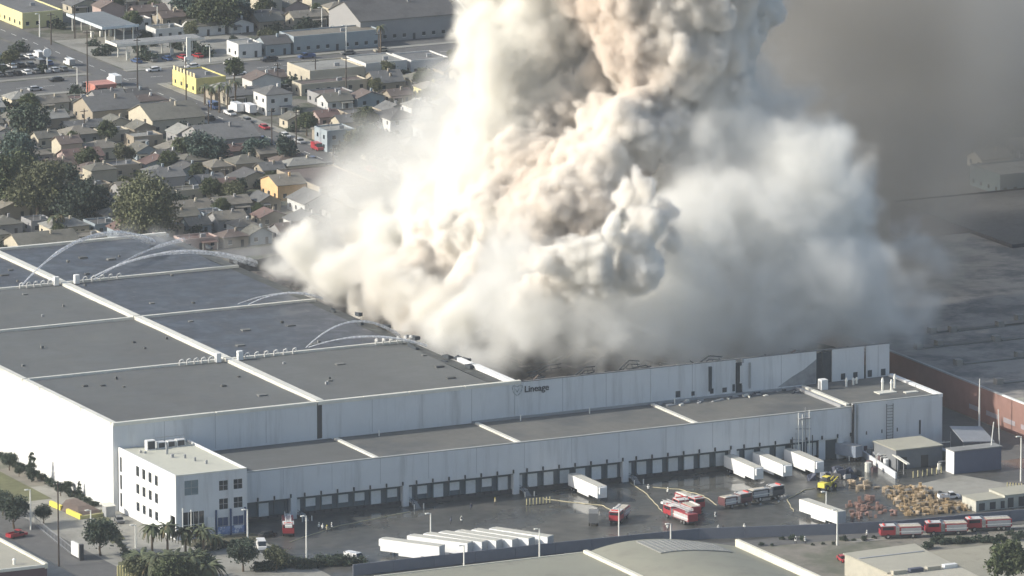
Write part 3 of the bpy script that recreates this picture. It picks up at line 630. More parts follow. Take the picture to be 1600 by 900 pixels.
put_engine(982, 802, 955, 824, 'red and white fire engine with bulky top, behind the light pole', GY, kind='pumper', length=9)
put_engine(1130, 795, 1165, 789, 'dark red and grey rescue truck in front of docked trailers', GY, col=M('dull_red', (0.12, 0.05, 0.055), 0.5), length=8)
put_engine(1172, 784, 1217, 777, 'dark grey heavy truck behind the dark red rescue truck', GY, col=M('dark_truck', (0.06, 0.065, 0.075), 0.5), length=9)
put_engine(448, 812, 452, 850, 'red ladder truck at the left end of the docks by the office', GY, kind='ladder', length=11)
put_engine(1436, 839, 1382, 841, 'red fire engine at the left of the street line-up, cab leftward', GS)
put_engine(1508, 834, 1452, 836, 'middle fire engine of the three on the street', GS)
put_engine(1578, 827, 1514, 830, 'bright red fire engine at the right of the street line-up', GS, length=10.4)

# ---- cars and small trucks
wheel_s = MB().tube((0, -0.12, 0), (0, 0.12, 0), 0.33, k=10).mesh('wheel', black)
PAINT = {n: M('car_'+n, c, 0.3, 0.04) for n, c in dict(white=(0.75, 0.75, 0.74), silver=(0.45, 0.46, 0.47), black=(0.03, 0.03, 0.035), grey=(0.16, 0.165, 0.17), red=(0.38, 0.04, 0.05), blue=(0.06, 0.10, 0.22), beige=(0.42, 0.38, 0.3)).items()}
_car = {}
def car(colour, label, loc, rz, group, kind='car'):
    key = (colour, kind)
    if key not in _car:
        t_ = thing({'car': 'parked_car', 'van': 'parked_van', 'pickup': 'pickup_truck', 'boxtruck': 'box_truck'}[kind], label, {'car': 'car', 'van': 'van', 'pickup': 'pickup', 'boxtruck': 'truck'}[kind], loc, rz, group)
        p = PAINT[colour]
        if kind == 'car':
            part('body', MB().prism([(-2.3, -0.88), (2.3, -0.88), (2.3, 0.88), (-2.3, 0.88)], 0.3, [0.95, 0.8, 0.8, 0.95]), p, t_)
            part('cabin_glass', MB().prism([(-1.7, -0.78), (1.0, -0.78), (1.0, 0.78), (-1.7, 0.78)], [0.9, 0.84, 0.84, 0.9], [1.3, 1.28, 1.28, 1.3]), glass, t_)
            part('roof', MB().prism([(-1.35, -0.7), (0.5, -0.7), (0.5, 0.7), (-1.35, 0.7)], 1.301, 1.46), p, t_); ax = (-1.4, 1.4); wy_ = 0.8
        elif kind == 'van':
            part('body', MB().prism([(-2.6, -0.98), (2.5, -0.98), (2.5, 0.98), (-2.6, 0.98)], 0.35, [2.2, 1.1, 1.1, 2.2]).box(-2.6, -0.97, 0.36, 1.3, 0.97, 2.25), p, t_)
            part('windscreen', MB().prism([(1.31, -0.9), (2.1, -0.9), (2.1, 0.9), (1.31, 0.9)], 1.2, [2.15, 1.35, 1.35, 2.15]), glass, t_)
            part('side_window', MB().box(0.3, -0.99, 1.4, 1.2, -0.975, 2.0).box(0.3, 0.975, 1.4, 1.2, 0.99, 2.0), glass, t_); ax = (-1.6, 1.6); wy_ = 0.88
        elif kind == 'pickup':
            part('body', MB().box(-2.7, -0.95, 0.4, 2.7, 0.95, 0.95), p, t_)
            part('bed', MB().box(-2.65, -0.95, 0.951, -2.55, 0.95, 1.3).box(-2.55, -0.95, 0.951, 0.0, -0.85, 1.3).box(-2.55, 0.85, 0.951, 0.0, 0.95, 1.3), p, t_)
            part('cab_glass', MB().prism([(0.05, -0.85), (1.7, -0.85), (1.7, 0.85), (0.05, 0.85)], 0.951, [1.65, 1.2, 1.2, 1.65]), glass, t_)
            part('roof', MB().box(0.1, -0.8, 1.651, 1.1, 0.8, 1.8), p, t_); ax = (-1.7, 1.7); wy_ = 0.85
        else:
            part('cargo_box', MB().box(-3.6, -1.15, 0.9, 1.3, 1.15, 3.3), p, t_)
            part('cab', MB().prism([(1.4, -1.0), (3.3, -1.0), (3.3, 1.0), (1.4, 1.0)], 0.5, [2.4, 1.7, 1.7, 2.4]), p, t_)
            part('windscreen', MB().prism([(2.2, -0.9), (3.34, -0.9), (3.34, 0.9), (2.2, 0.9)], 1.5, [2.3, 1.75, 1.75, 2.3]), glass, t_)
            part('chassis_rail', MB().box(-3.5, -0.5, 0.5, 2.0, 0.5, 0.89), darkm, t_); ax = (-2.5, 2.4); wy_ = 1.0
        for x in ax:
            for y in (-wy_, wy_): link('wheel', wheel_s, t_, (x, y, 0.33))
        _car[key] = freeze(t_); return t_
    t_ = dup(_car[key], loc, rz, label, group); return t_
c, a, l = head(10, 843, 42, 836)
car('red', 'red pickup truck parked at the far left by the gate', (c.x, c.y, 0), a, 'vehicles near the left gate', 'pickup')
c, a, l = head(927, 828, 928, 808); car('grey', 'grey box truck alone in the yard left of the light pole', (c.x, c.y, 0), a, None, 'boxtruck')
c, a, l = head(555, 880, 570, 883); car('white', 'white van beside the shrubs at the left end of the wall', (c.x, c.y+3, 0), a, None, 'van')
c, a, l = head(405, 850, 412, 866); car('white', 'white van just right of the tree before the office', (c.x, c.y, 0), a, None, 'van')
c, a, l = head(1475, 780, 1490, 779); car('white', 'white pickup behind the orange debris in the right yard', (c.x, c.y, 0), a, None, 'pickup')
c, a, l = head(425, 838, 435, 836); car('black', 'black car in the shade left of the red ladder truck', (c.x-2, c.y, 0), a, None)
c, a, l = head(1310, 872, 1325, 882); car('red', 'red car between the two front street buildings', (c.x, c.y, 0), a, None)
c, a, l = head(183, 812, 190, 820); car('grey', 'grey car by the white side wall of the office', (c.x, c.y, 0), a, None)

# ---- yellow wheel loader
def loader():
    p = at(1292, 765); t_ = thing('wheel_loader', 'yellow wheel loader with dark raised bucket in the yard', 'loader', (p.x, p.y, 0), 0.5)
    part('body', MB().box(-2.6, -1.0, 0.9, 0.4, 1.0, 2.1).box(0.4, -0.6, 0.9, 2.4, 0.6, 1.6), yellow, t_)
    part('cab', MB().box(-0.9, -0.7, 2.101, 0.5, 0.7, 3.3), glass, t_); part('cab_roof', MB().box(-1.0, -0.8, 3.301, 0.6, 0.8, 3.45), yellow, t_)
    part('boom', MB().tube((1.6, -0.6, 1.6), (4.0, -0.6, 2.6), 0.16).tube((1.6, 0.6, 1.6), (4.0, 0.6, 2.6), 0.16), yellow, t_)
    part('bucket', MB().prism([(3.9, -1.5), (5.1, -1.5), (5.1, 1.5), (3.9, 1.5)], [1.9, 2.1, 2.1, 1.9], [3.4, 2.3, 2.3, 3.4]), darkm, t_)
    for x in (-1.7, 1.7):
        for y in (-1.15, 1.15):
            w_ = part('wheel', MB().tube((x, y-0.28, 0.8), (x, y+0.28, 0.8), 0.8, k=14), black, t_); part('rim', MB().tube((x, y-0.3, 0.8), (x, y+0.3, 0.8), 0.35, k=10), yellow, w_)
loader()
c, a, l = head(1297, 742, 1325, 752); t_ = thing('scrap_skip', 'dark heap of crumpled sheet metal beside the yellow loader', 'scrap heap', (c.x, c.y, 0))
for i in range(26):
    x, y = random.gauss(0, 2.6), random.gauss(0, 1.6); s_ = random.uniform(0.8, 2.4); zc = max(0.1, 2.6-abs(x)*0.6-abs(y)*0.7)*random.random()
    part('bent_sheet', MB().prism([(x, y), (x+s_, y+random.uniform(-.5, .5)), (x+s_*.8, y+s_*.7), (x-.2, y+s_*.6)], zc, [zc+random.uniform(.1, 1.8) for _ in range(4)]), random.choice([darkm, greym, navy, navy]), t_)
p = at(1292, 716); t_ = thing('blue_trailer', 'grey blue box trailer beside the roller door, partly behind the scrap', 'trailer', (p.x+4, p.y-3, 0), -1.2)
part('cargo_box', MB().box(-4, -1.3, 1.1, 4, 1.3, 3.9), M('blue_grey', (0.22, 0.26, 0.32), 0.6), t_); part('roof', MB().box(-4, -1.3, 3.901, 4, 1.3, 3.96), greym, t_)
for x in (2.2, 3.3):
    for y in (-1.0, 1.0): link('wheel', TB[4], t_, (x, y, 0.52))

# ---- poles
def pole(u, vt, vb, label, kind='lamp', zb=0.0):
    b = at(u, vb, zb); hgt = (vb-vt)/( FPX/((b-CAM).length) * cos(PITCH+0.02) )
    if kind == 'lamp':
        t_ = thing('light_pole', label, 'light pole', (b.x, b.y, zb), 0, 'white lamp poles')
        part('shaft', MB().tube((0, 0, 0), (0, 0, hgt), 0.22, 0.15, 8), polew, t_)
        part('lamp_arm', MB().tube((0, 0, hgt-0.1), (-0.8, -0.2, hgt+0.1), 0.09), polew, t_); part('lamp_head', MB().box(-1.5, -0.45, hgt-0.02, -0.6, 0.05, hgt+0.2), polew, t_)
    else:
        t_ = thing('utility_pole', label, 'utility pole', (b.x, b.y, zb), 0, 'dark wooden utility poles')
        part('shaft', MB().tube((0, 0, 0), (0, 0, hgt), 0.24, 0.16, 8), wood, t_)
        part('crossarm', MB().box(-1.2, -0.07, hgt-0.9, 1.2, 0.07, hgt-0.7), wood, t_)
        for x in (-1.0, -0.3, 0.3, 1.0): part('insulator', MB().tube((x, 0, hgt-0.7), (x, 0, hgt-0.45), 0.06), polew, t_)
    return t_
for a_ in ((479, 806, 882, 'white lamp pole right of the red ladder truck by the docks'), (387, 796, 846, 'white lamp pole at the front right corner of the office'), (48, 765, 828, 'white lamp pole left, behind the round tree by the gate'), (142, 797, 830, 'short white lamp pole between the yellow kerbs and the round tree'), (212, 820, 856, 'short white lamp pole before the office windows, left of the palms'), (673, 802, 842, 'white lamp pole behind the row of parked trailers'), (967, 793, 850, 'white lamp pole in front of the fire engine with bulky top'), (1291, 768, 806, 'white lamp pole against the lone trailer in the yard'), (1595, 682, 752, 'white lamp pole at the right edge beside the brick wall'), (725, 852, 888, 'thin lamp pole before the second trailer of the row'), (1048, 818, 850, 'thin lamp pole by the white topped fire engine'), (1308, 796, 852, 'thin lamp pole on the street before the lone trailer'), (843, 826, 876, 'curved lamp pole at the right end of the trailer row')): pole(*a_)
p = at(1530, 680, 0)
t_ = thing('mast', 'tall white mast in front of the shaded brown warehouse wall', 'mast', (p.x, p.y, 0)); part('shaft', MB().tube((0, 0, 0), (0, 0, 14.5), 0.28, 0.12, 8), polew, t_)
for u1, v1, u2, v2, lab in ((1553, 662, 1545, 732, 'leaning pale pole left of two beside the navy shed'), (1559, 640, 1562, 700, 'thin pale pole right of the leaning pole near the navy shed')):
    p = at(u2, v2); t_ = thing('pale_pole', lab, 'pole', (p.x, p.y, 0)); part('shaft', MB().tube((0, 0, 0), ((u1-u2)/6.2, 0, (v2-v1)/6.0), 0.13, k=6), polew, t_)
pole(92, 752, 885, 'tall dark wooden pole left, standing by the white sign', 'utility')
for u, v0, v1, lab in ((286, 796, 855, 'left of two white flagpoles before the office entrance'), (299, 798, 848, 'right of two white flagpoles before the office entrance')):
    p = at(u, v1); t_ = thing('flagpole', lab, 'flagpole', (p.x, p.y, 0)); part('shaft', MB().tube((0, 0, 0), (0, 0, (v1-v0)/6.4), 0.14, 0.1, 8), polew, t_); part('finial', MB().tube((0, 0, (v1-v0)/6.4), (0, 0, (v1-v0)/6.4+0.3), 0.18, 0.05), polew, t_)

# ---- people
def person_mesh(pose):
    lean = pose
    bm = bmesh.new(); J = {}
    def v(k, co, r): J[k] = (bm.verts.new(co), r); return J[k][0]
    v('p', (0, 0, .95), .15); v('c', (lean*.1, 0, 1.3), .17); v('n', (lean*.15, 0, 1.52), .07); v('h', (lean*.18, 0, 1.66), .11); v('h2', (lean*.2, 0, 1.75), .09)
    for s_ in (-1, 1):
        v(('k', s_), (0.08+.12*s_*lean, .11*s_, .5), .075); v(('a', s_), (.2*s_*lean, .12*s_, .07), .055); v(('t', s_), (.14+.2*s_*lean, .12*s_, .04), .045)
        v(('s', s_), (lean*.1, .2*s_, 1.43), .075); v(('e', s_), (.05+.1*s_, .27*s_, 1.15), .05); v(('w', s_), (.22, .24*s_, .95), .035)
        for i in range(4): v(('f', s_, i), (.25+.02*i, .22*s_+.012*i, .87-.01*i), .012)
        v(('th', s_), (.26, .19*s_, .93), .012)
    E_ = [('p', 'c'), ('c', 'n'), ('n', 'h'), ('h', 'h2')]
    for s_ in (-1, 1): E_ += [('p', ('k', s_)), (('k', s_), ('a', s_)), (('a', s_), ('t', s_)), ('c', ('s', s_)), (('s', s_), ('e', s_)), (('e', s_), ('w', s_)), (('w', s_), ('th', s_))]+[(('w', s_), ('f', s_, i)) for i in range(4)]
    for a, b in E_: bm.edges.new((J[a][0], J[b][0]))
    bm.verts.index_update(); me = bpy.data.meshes.new('body'); rad = {J[k][0].index: J[k][1] for k in J}; root = J['p'][0].index
    bm.to_mesh(me); bm.free(); o = bpy.data.objects.new('tmp', me); scene.collection.objects.link(o)
    sk = o.modifiers.new('s', 'SKIN'); 
    for i, d_ in enumerate(me.skin_vertices[0].data): d_.radius = (rad[i], rad[i]); d_.use_root = (i == root)
    o.modifiers.new('u', 'SUBSURF').levels = 1
    out = bpy.data.meshes.new_from_object(o.evaluated_get(bpy.context.evaluated_depsgraph_get())); bpy.data.objects.remove(o); out.name = 'body'; return out
bodies = [person_mesh(0.6), person_mesh(-0.8)]
for b_ in bodies: b_.materials.clear(); b_.materials.append(M('trousers_dark', (0.06, 0.06, 0.07), 0.9))
coat = MB().tube((0.03, 0, .78), (0.05, 0, 1.1), .26, .23, 8).tube((0.05, 0, 1.1), (0.07, 0, 1.5), .23, .2, 8).tube((.05, .2, 1.45), (.12, .28, 1.12), .1).tube((.05, -.2, 1.45), (-.02, -.28, 1.12), .1)
coats = {'tan': coat.mesh('coat', turnout), 'white': coat.mesh('coat', polew), 'dark': coat.mesh('coat', navy)}
helm = MB().tube((.1, 0, 1.72), (.1, 0, 1.76), .19, .17, 8).tube((.1, 0, 1.76), (.1, 0, 1.9), .14, .07, 8)
helms = {'tan': helm.mesh('helmet', yellow), 'white': helm.mesh('helmet', polew), 'dark': helm.mesh('helmet', darkm)}
face = MB().box(.17, -.07, 1.6, .2, .07, 1.72).mesh('face', skin)
for u, v, k, lab in ((498, 828, 'white', 'person in pale coat, left one of those in the dock shade'), (504, 830, 'white', 'person in pale coat, second from left in the dock shade'), (511, 832, 'tan', 'person in tan coat, third from left in the dock shade'), (519, 828, 'white', 'person in pale coat, rightmost in the dock shade left'),
    (704, 819, 'dark', 'person in dark coat crossing the open yard, left of a pair'), (721, 818, 'white', 'person in pale coat crossing the open yard, right of a pair'), (1013, 768, 'white', 'person in white coat near the steps behind the engines'), (1043, 773, 'white', 'person in white coat just left of the engine cluster'), (1043, 830, 'white', 'person in white coat at the nose of the long ladder engine'),
    (736, 797, 'dark', 'person in dark coat close to the docks above the trailer row'), (774, 789, 'tan', 'person in tan coat near the dock doors, mid yard'), (1122, 832, 'white', 'person in pale coat by the wall, left of two'), (1129, 832, 'dark', 'person in dark coat by the wall, right of two'), (1163, 830, 'white', 'person in white coat alone by the wall under the dark truck'),
    (1243, 850, 'white', 'person in white shirt on the street verge, left of two'), (1258, 850, 'white', 'person in white shirt on the street verge, right of two'), (1432, 866, 'white', 'person in white shirt beside the street, below the parked engines'), (1355, 840, 'white', 'person in pale shirt walking on the street left of engines'), (1526, 735, 'white', 'person in white shirt before the navy shed'), (1118, 812, 'white', 'person in pale coat between the cluster and the dark truck')):
    p = at(u, v); t_ = thing('person', lab, 'person', (p.x, p.y, 0), random.uniform(0, 6.28), 'people around the fire ground')
    link('body', bodies[random.randint(0, 1)], t_); link('coat', coats[k], t_); link('helmet', helms[k], t_); link('face', face, t_)

# ---- barriers, cones, posts
bar = MB().box(-0.09, -0.09, 0, 0.09, 0.09, 1.7).mesh('post', M('post_yellow', (0.62, 0.56, 0.3), 0.7)); foot = MB().box(-0.3, -0.3, 0, 0.3, 0.3, 0.12).mesh('base', darkm)
def posts(pts, label, group):
    for i, (u, v) in enumerate(pts):
        p = at(u, v); t_ = thing('barrier_post', label, 'post', (p.x, p.y, 0), 0, group); link('post', bar, t_); link('base', foot, t_)
posts([(823+i*5.2, 790-i*0.5) for i in range(8)], 'pale yellow barrier post in the short row before the docks', 'yellow posts before the docks')
posts([(1427+i*7.3, 747-i*1.2) for i in range(7)], 'pale post in the row before the dark plant room', 'posts before the plant room')
posts([(1574+i*4.5, 764+i*0.4) for i in range(6)], 'yellow post in the row at the right edge of the yard', 'yellow posts at the right edge')
# pallets, lumber
tan_ = M('pallet_tan', (0.38, 0.28, 0.16), 0.9, 0.25, 0.8, rand=0.25); redd = M('reddish_stack', (0.29, 0.18, 0.15), 0.9, 0.2, 0.8, rand=0.2); pale_ = M('pallet_pale', (0.5, 0.4, 0.28), 0.9, 0.2, 0.8, rand=0.2)
def stackmesh(m):
    mb = MB()
    for k in range(5):
        for s_ in range(4): mb.box(-0.6, -0.5+s_*0.28, 0.09+k*0.24, 0.6, -0.36+s_*0.28, 0.12+k*0.24)
        mb.box(-0.6, -0.5, k*0.24, -0.45, 0.5, 0.09+k*0.24).box(-0.07, -0.5, k*0.24, 0.07, 0.5, 0.09+k*0.24).box(0.45, -0.5, k*0.24, 0.6, 0.5, 0.09+k*0.24)
    return mb.mesh('pallet_stack', m)
SMs = [stackmesh(tan_), stackmesh(tan_), stackmesh(pale_), stackmesh(redd), stackmesh(M('debris_grey', (0.26, 0.25, 0.23), .9, .3, .8))]
occ = []
def scatter(n, quad, meshes, name, label, cat, group, dmin=.85):
    k = 0
    for _ in range(n*14):
        if k >= n: break
        a, b = random.random(), random.random()
        u = quad[0][0]*(1-a)*(1-b)+quad[1][0]*a*(1-b)+quad[2][0]*a*b+quad[3][0]*(1-a)*b; v = quad[0][1]*(1-a)*(1-b)+quad[1][1]*a*(1-b)+quad[2][1]*a*b+quad[3][1]*(1-a)*b
        p = at(u, v)
        if any((p.x-q[0])**2+(p.y-q[1])**2 < dmin**2 for q in occ): continue
        occ.append((p.x, p.y)); k += 1
        o = link(name, random.choice(meshes), None, (p.x, p.y, 0), random.uniform(0, 6.28)); o.rotation_euler.x = random.choice([0, 0, random.uniform(-.5, .5)]); q_ = random.uniform(.5, .95); o.scale = (q_*random.uniform(.7, 1.6), q_, random.uniform(0.15, 1.3)); o.location.z = .1 if o.rotation_euler.x else 0; setp(o, label, cat, group)
scatter(290, [(1380, 768), (1440, 762), (1528, 798), (1418, 808)], SMs[:3]+[SMs[1], SMs[4]], 'pallet_stack', 'tan wooden pallet stack in the large heap by the yard wall', 'pallet stack', 'tan pallet stacks in the right yard')
scatter(42, [(1318, 788), (1362, 780), (1405, 806), (1330, 812)], [SMs[3]], 'pallet_stack', 'reddish pallet stack right of the lone white trailer', 'pallet stack', 'reddish stacks right of the trailer')
scatter(16, [(1326, 752), (1350, 748), (1372, 764), (1340, 768)], [SMs[2]], 'crate', 'pale crate in the scatter behind the reddish stacks', 'crate', 'pale crates in the right yard')

# ---- plant rooms and sheds in the right yard
def shed(name, label, cat, x0, y0, x1, y1, h, wall, roof, extra=None):
    t_ = thing(name, label, cat, (x0, y0, 0)); w, d_ = x1-x0, y1-y0
    part('wall', MB().box(0, 0, 0, w, d_, h), wall, t_); part('roof', MB().box(-0.2, -0.2, h+0.003, w+0.2, d_+0.2, h+0.25), roof, t_)
    for k, (a, b, c_, e_) in enumerate(extra or []): part('door', MB().box(a, -0.08, b, c_, -0.003, e_), darkm, t_)
    return t_
p = at(1404, 733); shed('plant_room', 'dark walled plant room with flat beige roof in the right yard', 'shed', p.x-1, p.y-0.5, p.x+12, p.y+11, 4.8, M('plant_dark', (0.17, 0.18, 0.19), 0.8), beige, [(1, 0, 3, 3), (7, 0, 9, 3)])
p = at(1491, 741); s_ = shed('navy_shed', 'big navy shed with pale left edge near the brown warehouse', 'shed', p.x, p.y, p.x+13.2, p.y+4, 5.6, M('navy_wall', (0.11, 0.125, 0.175), 0.7, 0.05), greyroof)
part('edge_panel', MB().box(-0.15, -0.05, 0, -0.003, 4.05, 5.6), white, s_)
p = at(1512, 704); t_ = thing('awning', 'grey sloping awning roof between end block and brown warehouse', 'awning', (p.x, p.y, 0))
part('roof', MB().prism([(-3, -3), (6, -3), (6, 4), (-3, 4)], [3.0, 2.2, 4.6, 5.6], [3.2, 2.4, 4.8, 5.8]), greym, t_)
for x, y in ((-2.8, -2.8), (5.8, -2.8), (5.8, 3.8), (-2.8, 3.8)): part('post', MB().tube((x, y, 0), (x, y, 2.3+(2 if y > 0 else 0)), 0.1), greym, t_)
c, a, l = head(1335, 705, 1400, 748); t_ = thing('ramp_wall', 'low pale ramp wall with pipes running down from the end block', 'wall', (c.x, c.y, 0), a)
part('wall', MB().box(-l/2, -0.2, 0, l/2, 0.2, 1.6), wallw, t_); part('coping', MB().box(-l/2, 2.8, 3.3, l/2, 3.6, 3.6), coping, t_)
for k in range(7): part('post', MB().tube((-l/2+1+k*l/7, 3.2, 0), (-l/2+1+k*l/7, 3.2, 3.3), 0.12), greym, t_)
for k in range(5): part('tank', MB().tube((-l/2+3+k*4.2, 1.6, 0), (-l/2+3+k*4.2, 1.6, 2.2), 0.7, k=10), random.choice([white, maroon, greym]), t_)
shedlist = [((1368, 712), 5, 3, 2.6, 'white machinery cabinet behind the ramp wall, left one', white), ((1388, 708), 4, 3, 3.2, 'grey machinery cabinet behind the ramp wall, right one', greym), ((1478, 722), 3.2, 2.5, 2.6, 'green grey cabinet between plant room and navy shed', M('grn', (0.3, 0.33, 0.25), 0.8)), ((1462, 718), 3, 2, 2.2, 'small white cabinet right of the plant room', white)]
for (u, v), w, d_, h, lab, m__ in shedlist:
    p = at(u, v); t_ = thing('cabinet', lab, 'cabinet', (p.x, p.y, 0)); part('body', MB().box(0, 0, 0, w, d_, h), m__, t_); part('top', MB().box(-.1, -.1, h+.003, w+.1, d_+.1, h+.12), greym, t_); part('door', MB().box(w*.3, -.05, .2, w*.7, -.003, h-.3), darkm, t_)
eq = thing('equipment_yard', 'cluster of grey tanks, pipes and gantries between end block and plant room', 'equipment')
for k in range(46):
    p = at(random.uniform(1345, 1470), random.uniform(700, 742)); r_ = random.random(); h_ = random.uniform(1.2, 4.2)
    if abs(p.x-193) < 6 and p.y < -14: continue
    if r_ < .35: part('tank', MB().tube((p.x, p.y, 0), (p.x, p.y, h_), random.uniform(.4, .9), k=10), random.choice([white, greym, coping]), eq)
    elif r_ < .7: part('unit', MB().box(p.x, p.y, 0, p.x+random.uniform(.8, 2.4), p.y+random.uniform(.8, 2), h_*.7), random.choice([greym, darkm, greym, maroon]), eq)
    else: part('pipe', MB().tube((p.x, p.y, h_), (p.x+random.uniform(2, 6), p.y+random.uniform(-1, 1), h_), .13).tube((p.x, p.y, 0), (p.x, p.y, h_), .1), random.choice([polew, greym]), eq)
for (u, v, w, d_, h, lab, mm) in ((1545, 800, 14, 7, 2.6, 'long low pale container with dark openings behind the wall', M('pale_box', (0.42, 0.42, 0.37), 0.8)), (1590, 795, 16, 8, 3.2, 'pale flat roofed block at the right edge of the yard', M('pale_box', (0.42, 0.42, 0.37)))):
    p = at(u-20, v); t_ = thing('container', lab, 'container', (p.x, p.y, 0)); part('body', MB().box(0, 0, 0, w, d_, h), mm, t_)
    part('roof', MB().box(-.1, -.1, h+.003, w+.1, d_+.1, h+.15), beige, t_)
    for k in range(int(w/3)): part('opening', MB().box(0.8+k*3, -0.04, .2, 2.4+k*3, -.003, h-.6), darkm, t_)
o = poly('concrete_pad', [at(1500, 742)[:2], at(1420, 760)[:2], at(1520, 776)[:2], at(1600, 760)[:2]], 0.016, concrete)

# ---- buildings along the near side of the front street
t_ = thing('beige_flat_building', 'beige flat roofed building bottom centre with white parapet', 'building')
part('wall', MB().box(18, -190, 0, 71.8, -84.6, 5.6), M('beige_wall', (0.42, 0.40, 0.33), 0.8), t_); part('roof', MB().box(18, -190, 5.603, 71.8, -84.6, 5.8), M('pale_roof', (0.25, 0.25, 0.20), 0.85, 0.06, 0.2, stain=((0.20, 0.195, 0.16), 0.1, 0.5, 0.7)), t_)
part('parapet', MB().box(71.85, -190, 0, 72.9, -84.6, 6.5), M('cream_parapet', (0.68, 0.66, 0.55), 0.8), t_); part('parapet', MB().box(18, -84.55, 0, 71.8, -84.2, 6.0), M('cream_parapet', (0.68, 0.66, 0.55)), t_)
t_ = thing('arched_roof_building', 'pale building with gently arched roof and grey ribbed panels, bottom centre', 'building')
mb = MB(); N_ = 22
def arch(f): return 4.9+3.0*sin(pi*min(1, max(0, (f*0.96+0.04)))**0.8)
xa = lambda f: 73.0+f*(108.5-73.0)
for i in range(N_+1):
    f = i/N_; mb.v += [(xa(f), -84-6.5*f, arch(f)), (xa(f), -190, arch(f))]
for i in range(N_): mb.f.append((2*i, 2*i+1, 2*i+3, 2*i+2)[::-1])
part('roof', mb, M('pale_roof', (0.40, 0.40, 0.32)), t_, smooth=True)
mb = MB()
for i in range(N_+1):
    f = i/N_; mb.v += [(xa(f), -84-6.5*f, 0), (xa(f), -84-6.5*f, arch(f)-0.003)]
for i in range(N_): mb.f.append((2*i, 2*i+2, 2*i+3, 2*i+1)[::-1])
part('front_wall', mb, M('beige_wall', (0.42, 0.40, 0.33)), t_)
rb = M('rib_grey', (0.26, 0.265, 0.25), 0.7)
for k in range(14):
    x0 = 84.0+k*1.35; f0 = (x0-73)/35.5; f1 = (x0+1.2-73)/35.5
    part('roof_panel', MB().prism([(x0, -101), (x0+1.2, -101), (x0+1.2, -88-0.3*k), (x0, -88-0.3*k)], [arch(f0)+0.02, arch(f1)+0.02]*1+[arch(f1)+0.02, arch(f0)+0.02], [arch(f0)+0.3, arch(f1)+0.24, arch(f1)+0.24, arch(f0)+0.3]), rb, t_)
part('parapet', MB().box(108.6, -190, 0, 109.5, -91, 6.6), M('cream_parapet', (0.68, 0.66, 0.55)), t_)
t_ = thing('left_corner_building', 'flat beige roofed building with maroon front at the bottom left corner', 'building')
part('wall', MB().box(-140, -40, 0, -45.4, 60, 5.7), maroon, t_); part('roof', MB().box(-140, -39.7, 5.703, -46.1, 60, 5.8), M('tan_roof', (0.37, 0.355, 0.29), 0.85, 0.06), t_)
part('parapet', MB().box(-46.0, -40.1, 5.0, -45.2, 60, 6.25), M('cream_parapet', (0.68, 0.66, 0.55)), t_); part('parapet', MB().box(-140, -40.2, 5.3, -46.05, -39.7, 6.0), coping, t_)
p = at(22, 882, 5.8); part('roof_vent', MB().tube((p.x, p.y, 5.8), (p.x, p.y, 6.9), 0.35, 0.3, 8).tube((p.x, p.y, 6.9), (p.x, p.y, 7.3), 0.5, 0.2, 8), polew, t_)
for k, x in enumerate((-53, -58, -64)): part('door', MB().box(x, -40.08, 0, x+1.6, -40.003, 3), darkm, t_)
t_ = thing('right_flat_building', 'tan flat roofed workshop at the bottom right, cars beside it', 'building')
part('wall', MB().prism([(127.5, -150), (145, -150), (146.9, -109), (127.5, -110.3)], 0, 5.0), M('beige_wall', (0.42, 0.40, 0.33)), t_)
part('roof', MB().prism([(127.2, -132), (144.4, -132), (147, -108.7), (127.2, -110)], 5.003, 5.3), M('tan_roof', (0.37, 0.355, 0.29)), t_)
part('roof_step', MB().box(127.8, -117, 5.303, 145, -116.4, 5.45), greym, t_)
for x in (128, 132.5, 137, 141.5): part('front_bay', MB().box(x, -133.5, 4.3, x+3.4, -132.05, 5.9), random.choice([white, navy, M('beige_wall', (0.42, 0.40, 0.33))]), t_)
# sign, hedge, gates at the left
p = at(113, 868); t_ = thing('monument_sign', 'blank white panel sign with dark end by the left gate', 'sign', (p.x, p.y, 0), -pi/2)
part('panel', MB().box(0, -0.3, 0.4, 5.0, 0.3, 3.6), white, t_); part('end_post', MB().box(5.003, -0.5, 0, 5.9, 0.5, 3.9), darkm, t_); part('plinth', MB().box(0, -0.35, 0, 5, 0.35, 0.39), darkm, t_)
t_ = thing('gate_fence', 'grey railing fence between the red pickup and the white sign', 'fence'); pA, pB = at(55, 822), at(112, 868)
n_ = 26
for i in range(n_+1):
    q = pA.lerp(pB, i/n_); part('picket', MB().box(q.x-0.05, q.y-0.05, 0, q.x+0.05, q.y+0.05, 2.3), greym, t_)
for z in (0.5, 2.1): part('rail', MB().tube((pA.x, pA.y, z), (pB.x, pB.y, z), 0.06, k=4), greym, t_)
t_ = thing('planter', 'dark mulch bed edged by low yellow walls beside the warehouse', 'planter'); P1, P2, P3, P4 = at(77, 790), at(125, 812), at(165, 806), at(118, 782)
part('kerb_wall', MB().prism([P1[:2], (P1+(P2-P1)*.36)[:2], (P1+(P2-P1)*.36+Vector((0.7, .2, 0)))[:2], (P1+Vector((0.7, .2, 0)))[:2]], 0, 1.2), yellow, t_)
part('kerb_wall', MB().prism([(P1+(P2-P1)*.55)[:2], P2[:2], (P2+Vector((0.7, .2, 0)))[:2], (P1+(P2-P1)*.55+Vector((0.7, .2, 0)))[:2]], 0, 1.1), yellow, t_)
part('kerb_wall', MB().prism([P2[:2], P3[:2], (P3+Vector((0, .6, 0)))[:2], (P2+Vector((0, .6, 0)))[:2]], 0, 0.8), M('dull_yellow', (0.42, 0.40, 0.2), 0.8), t_)
mb = MB(); ce = (P1+P2+P3+P4)/4
for k in range(5):
    pass
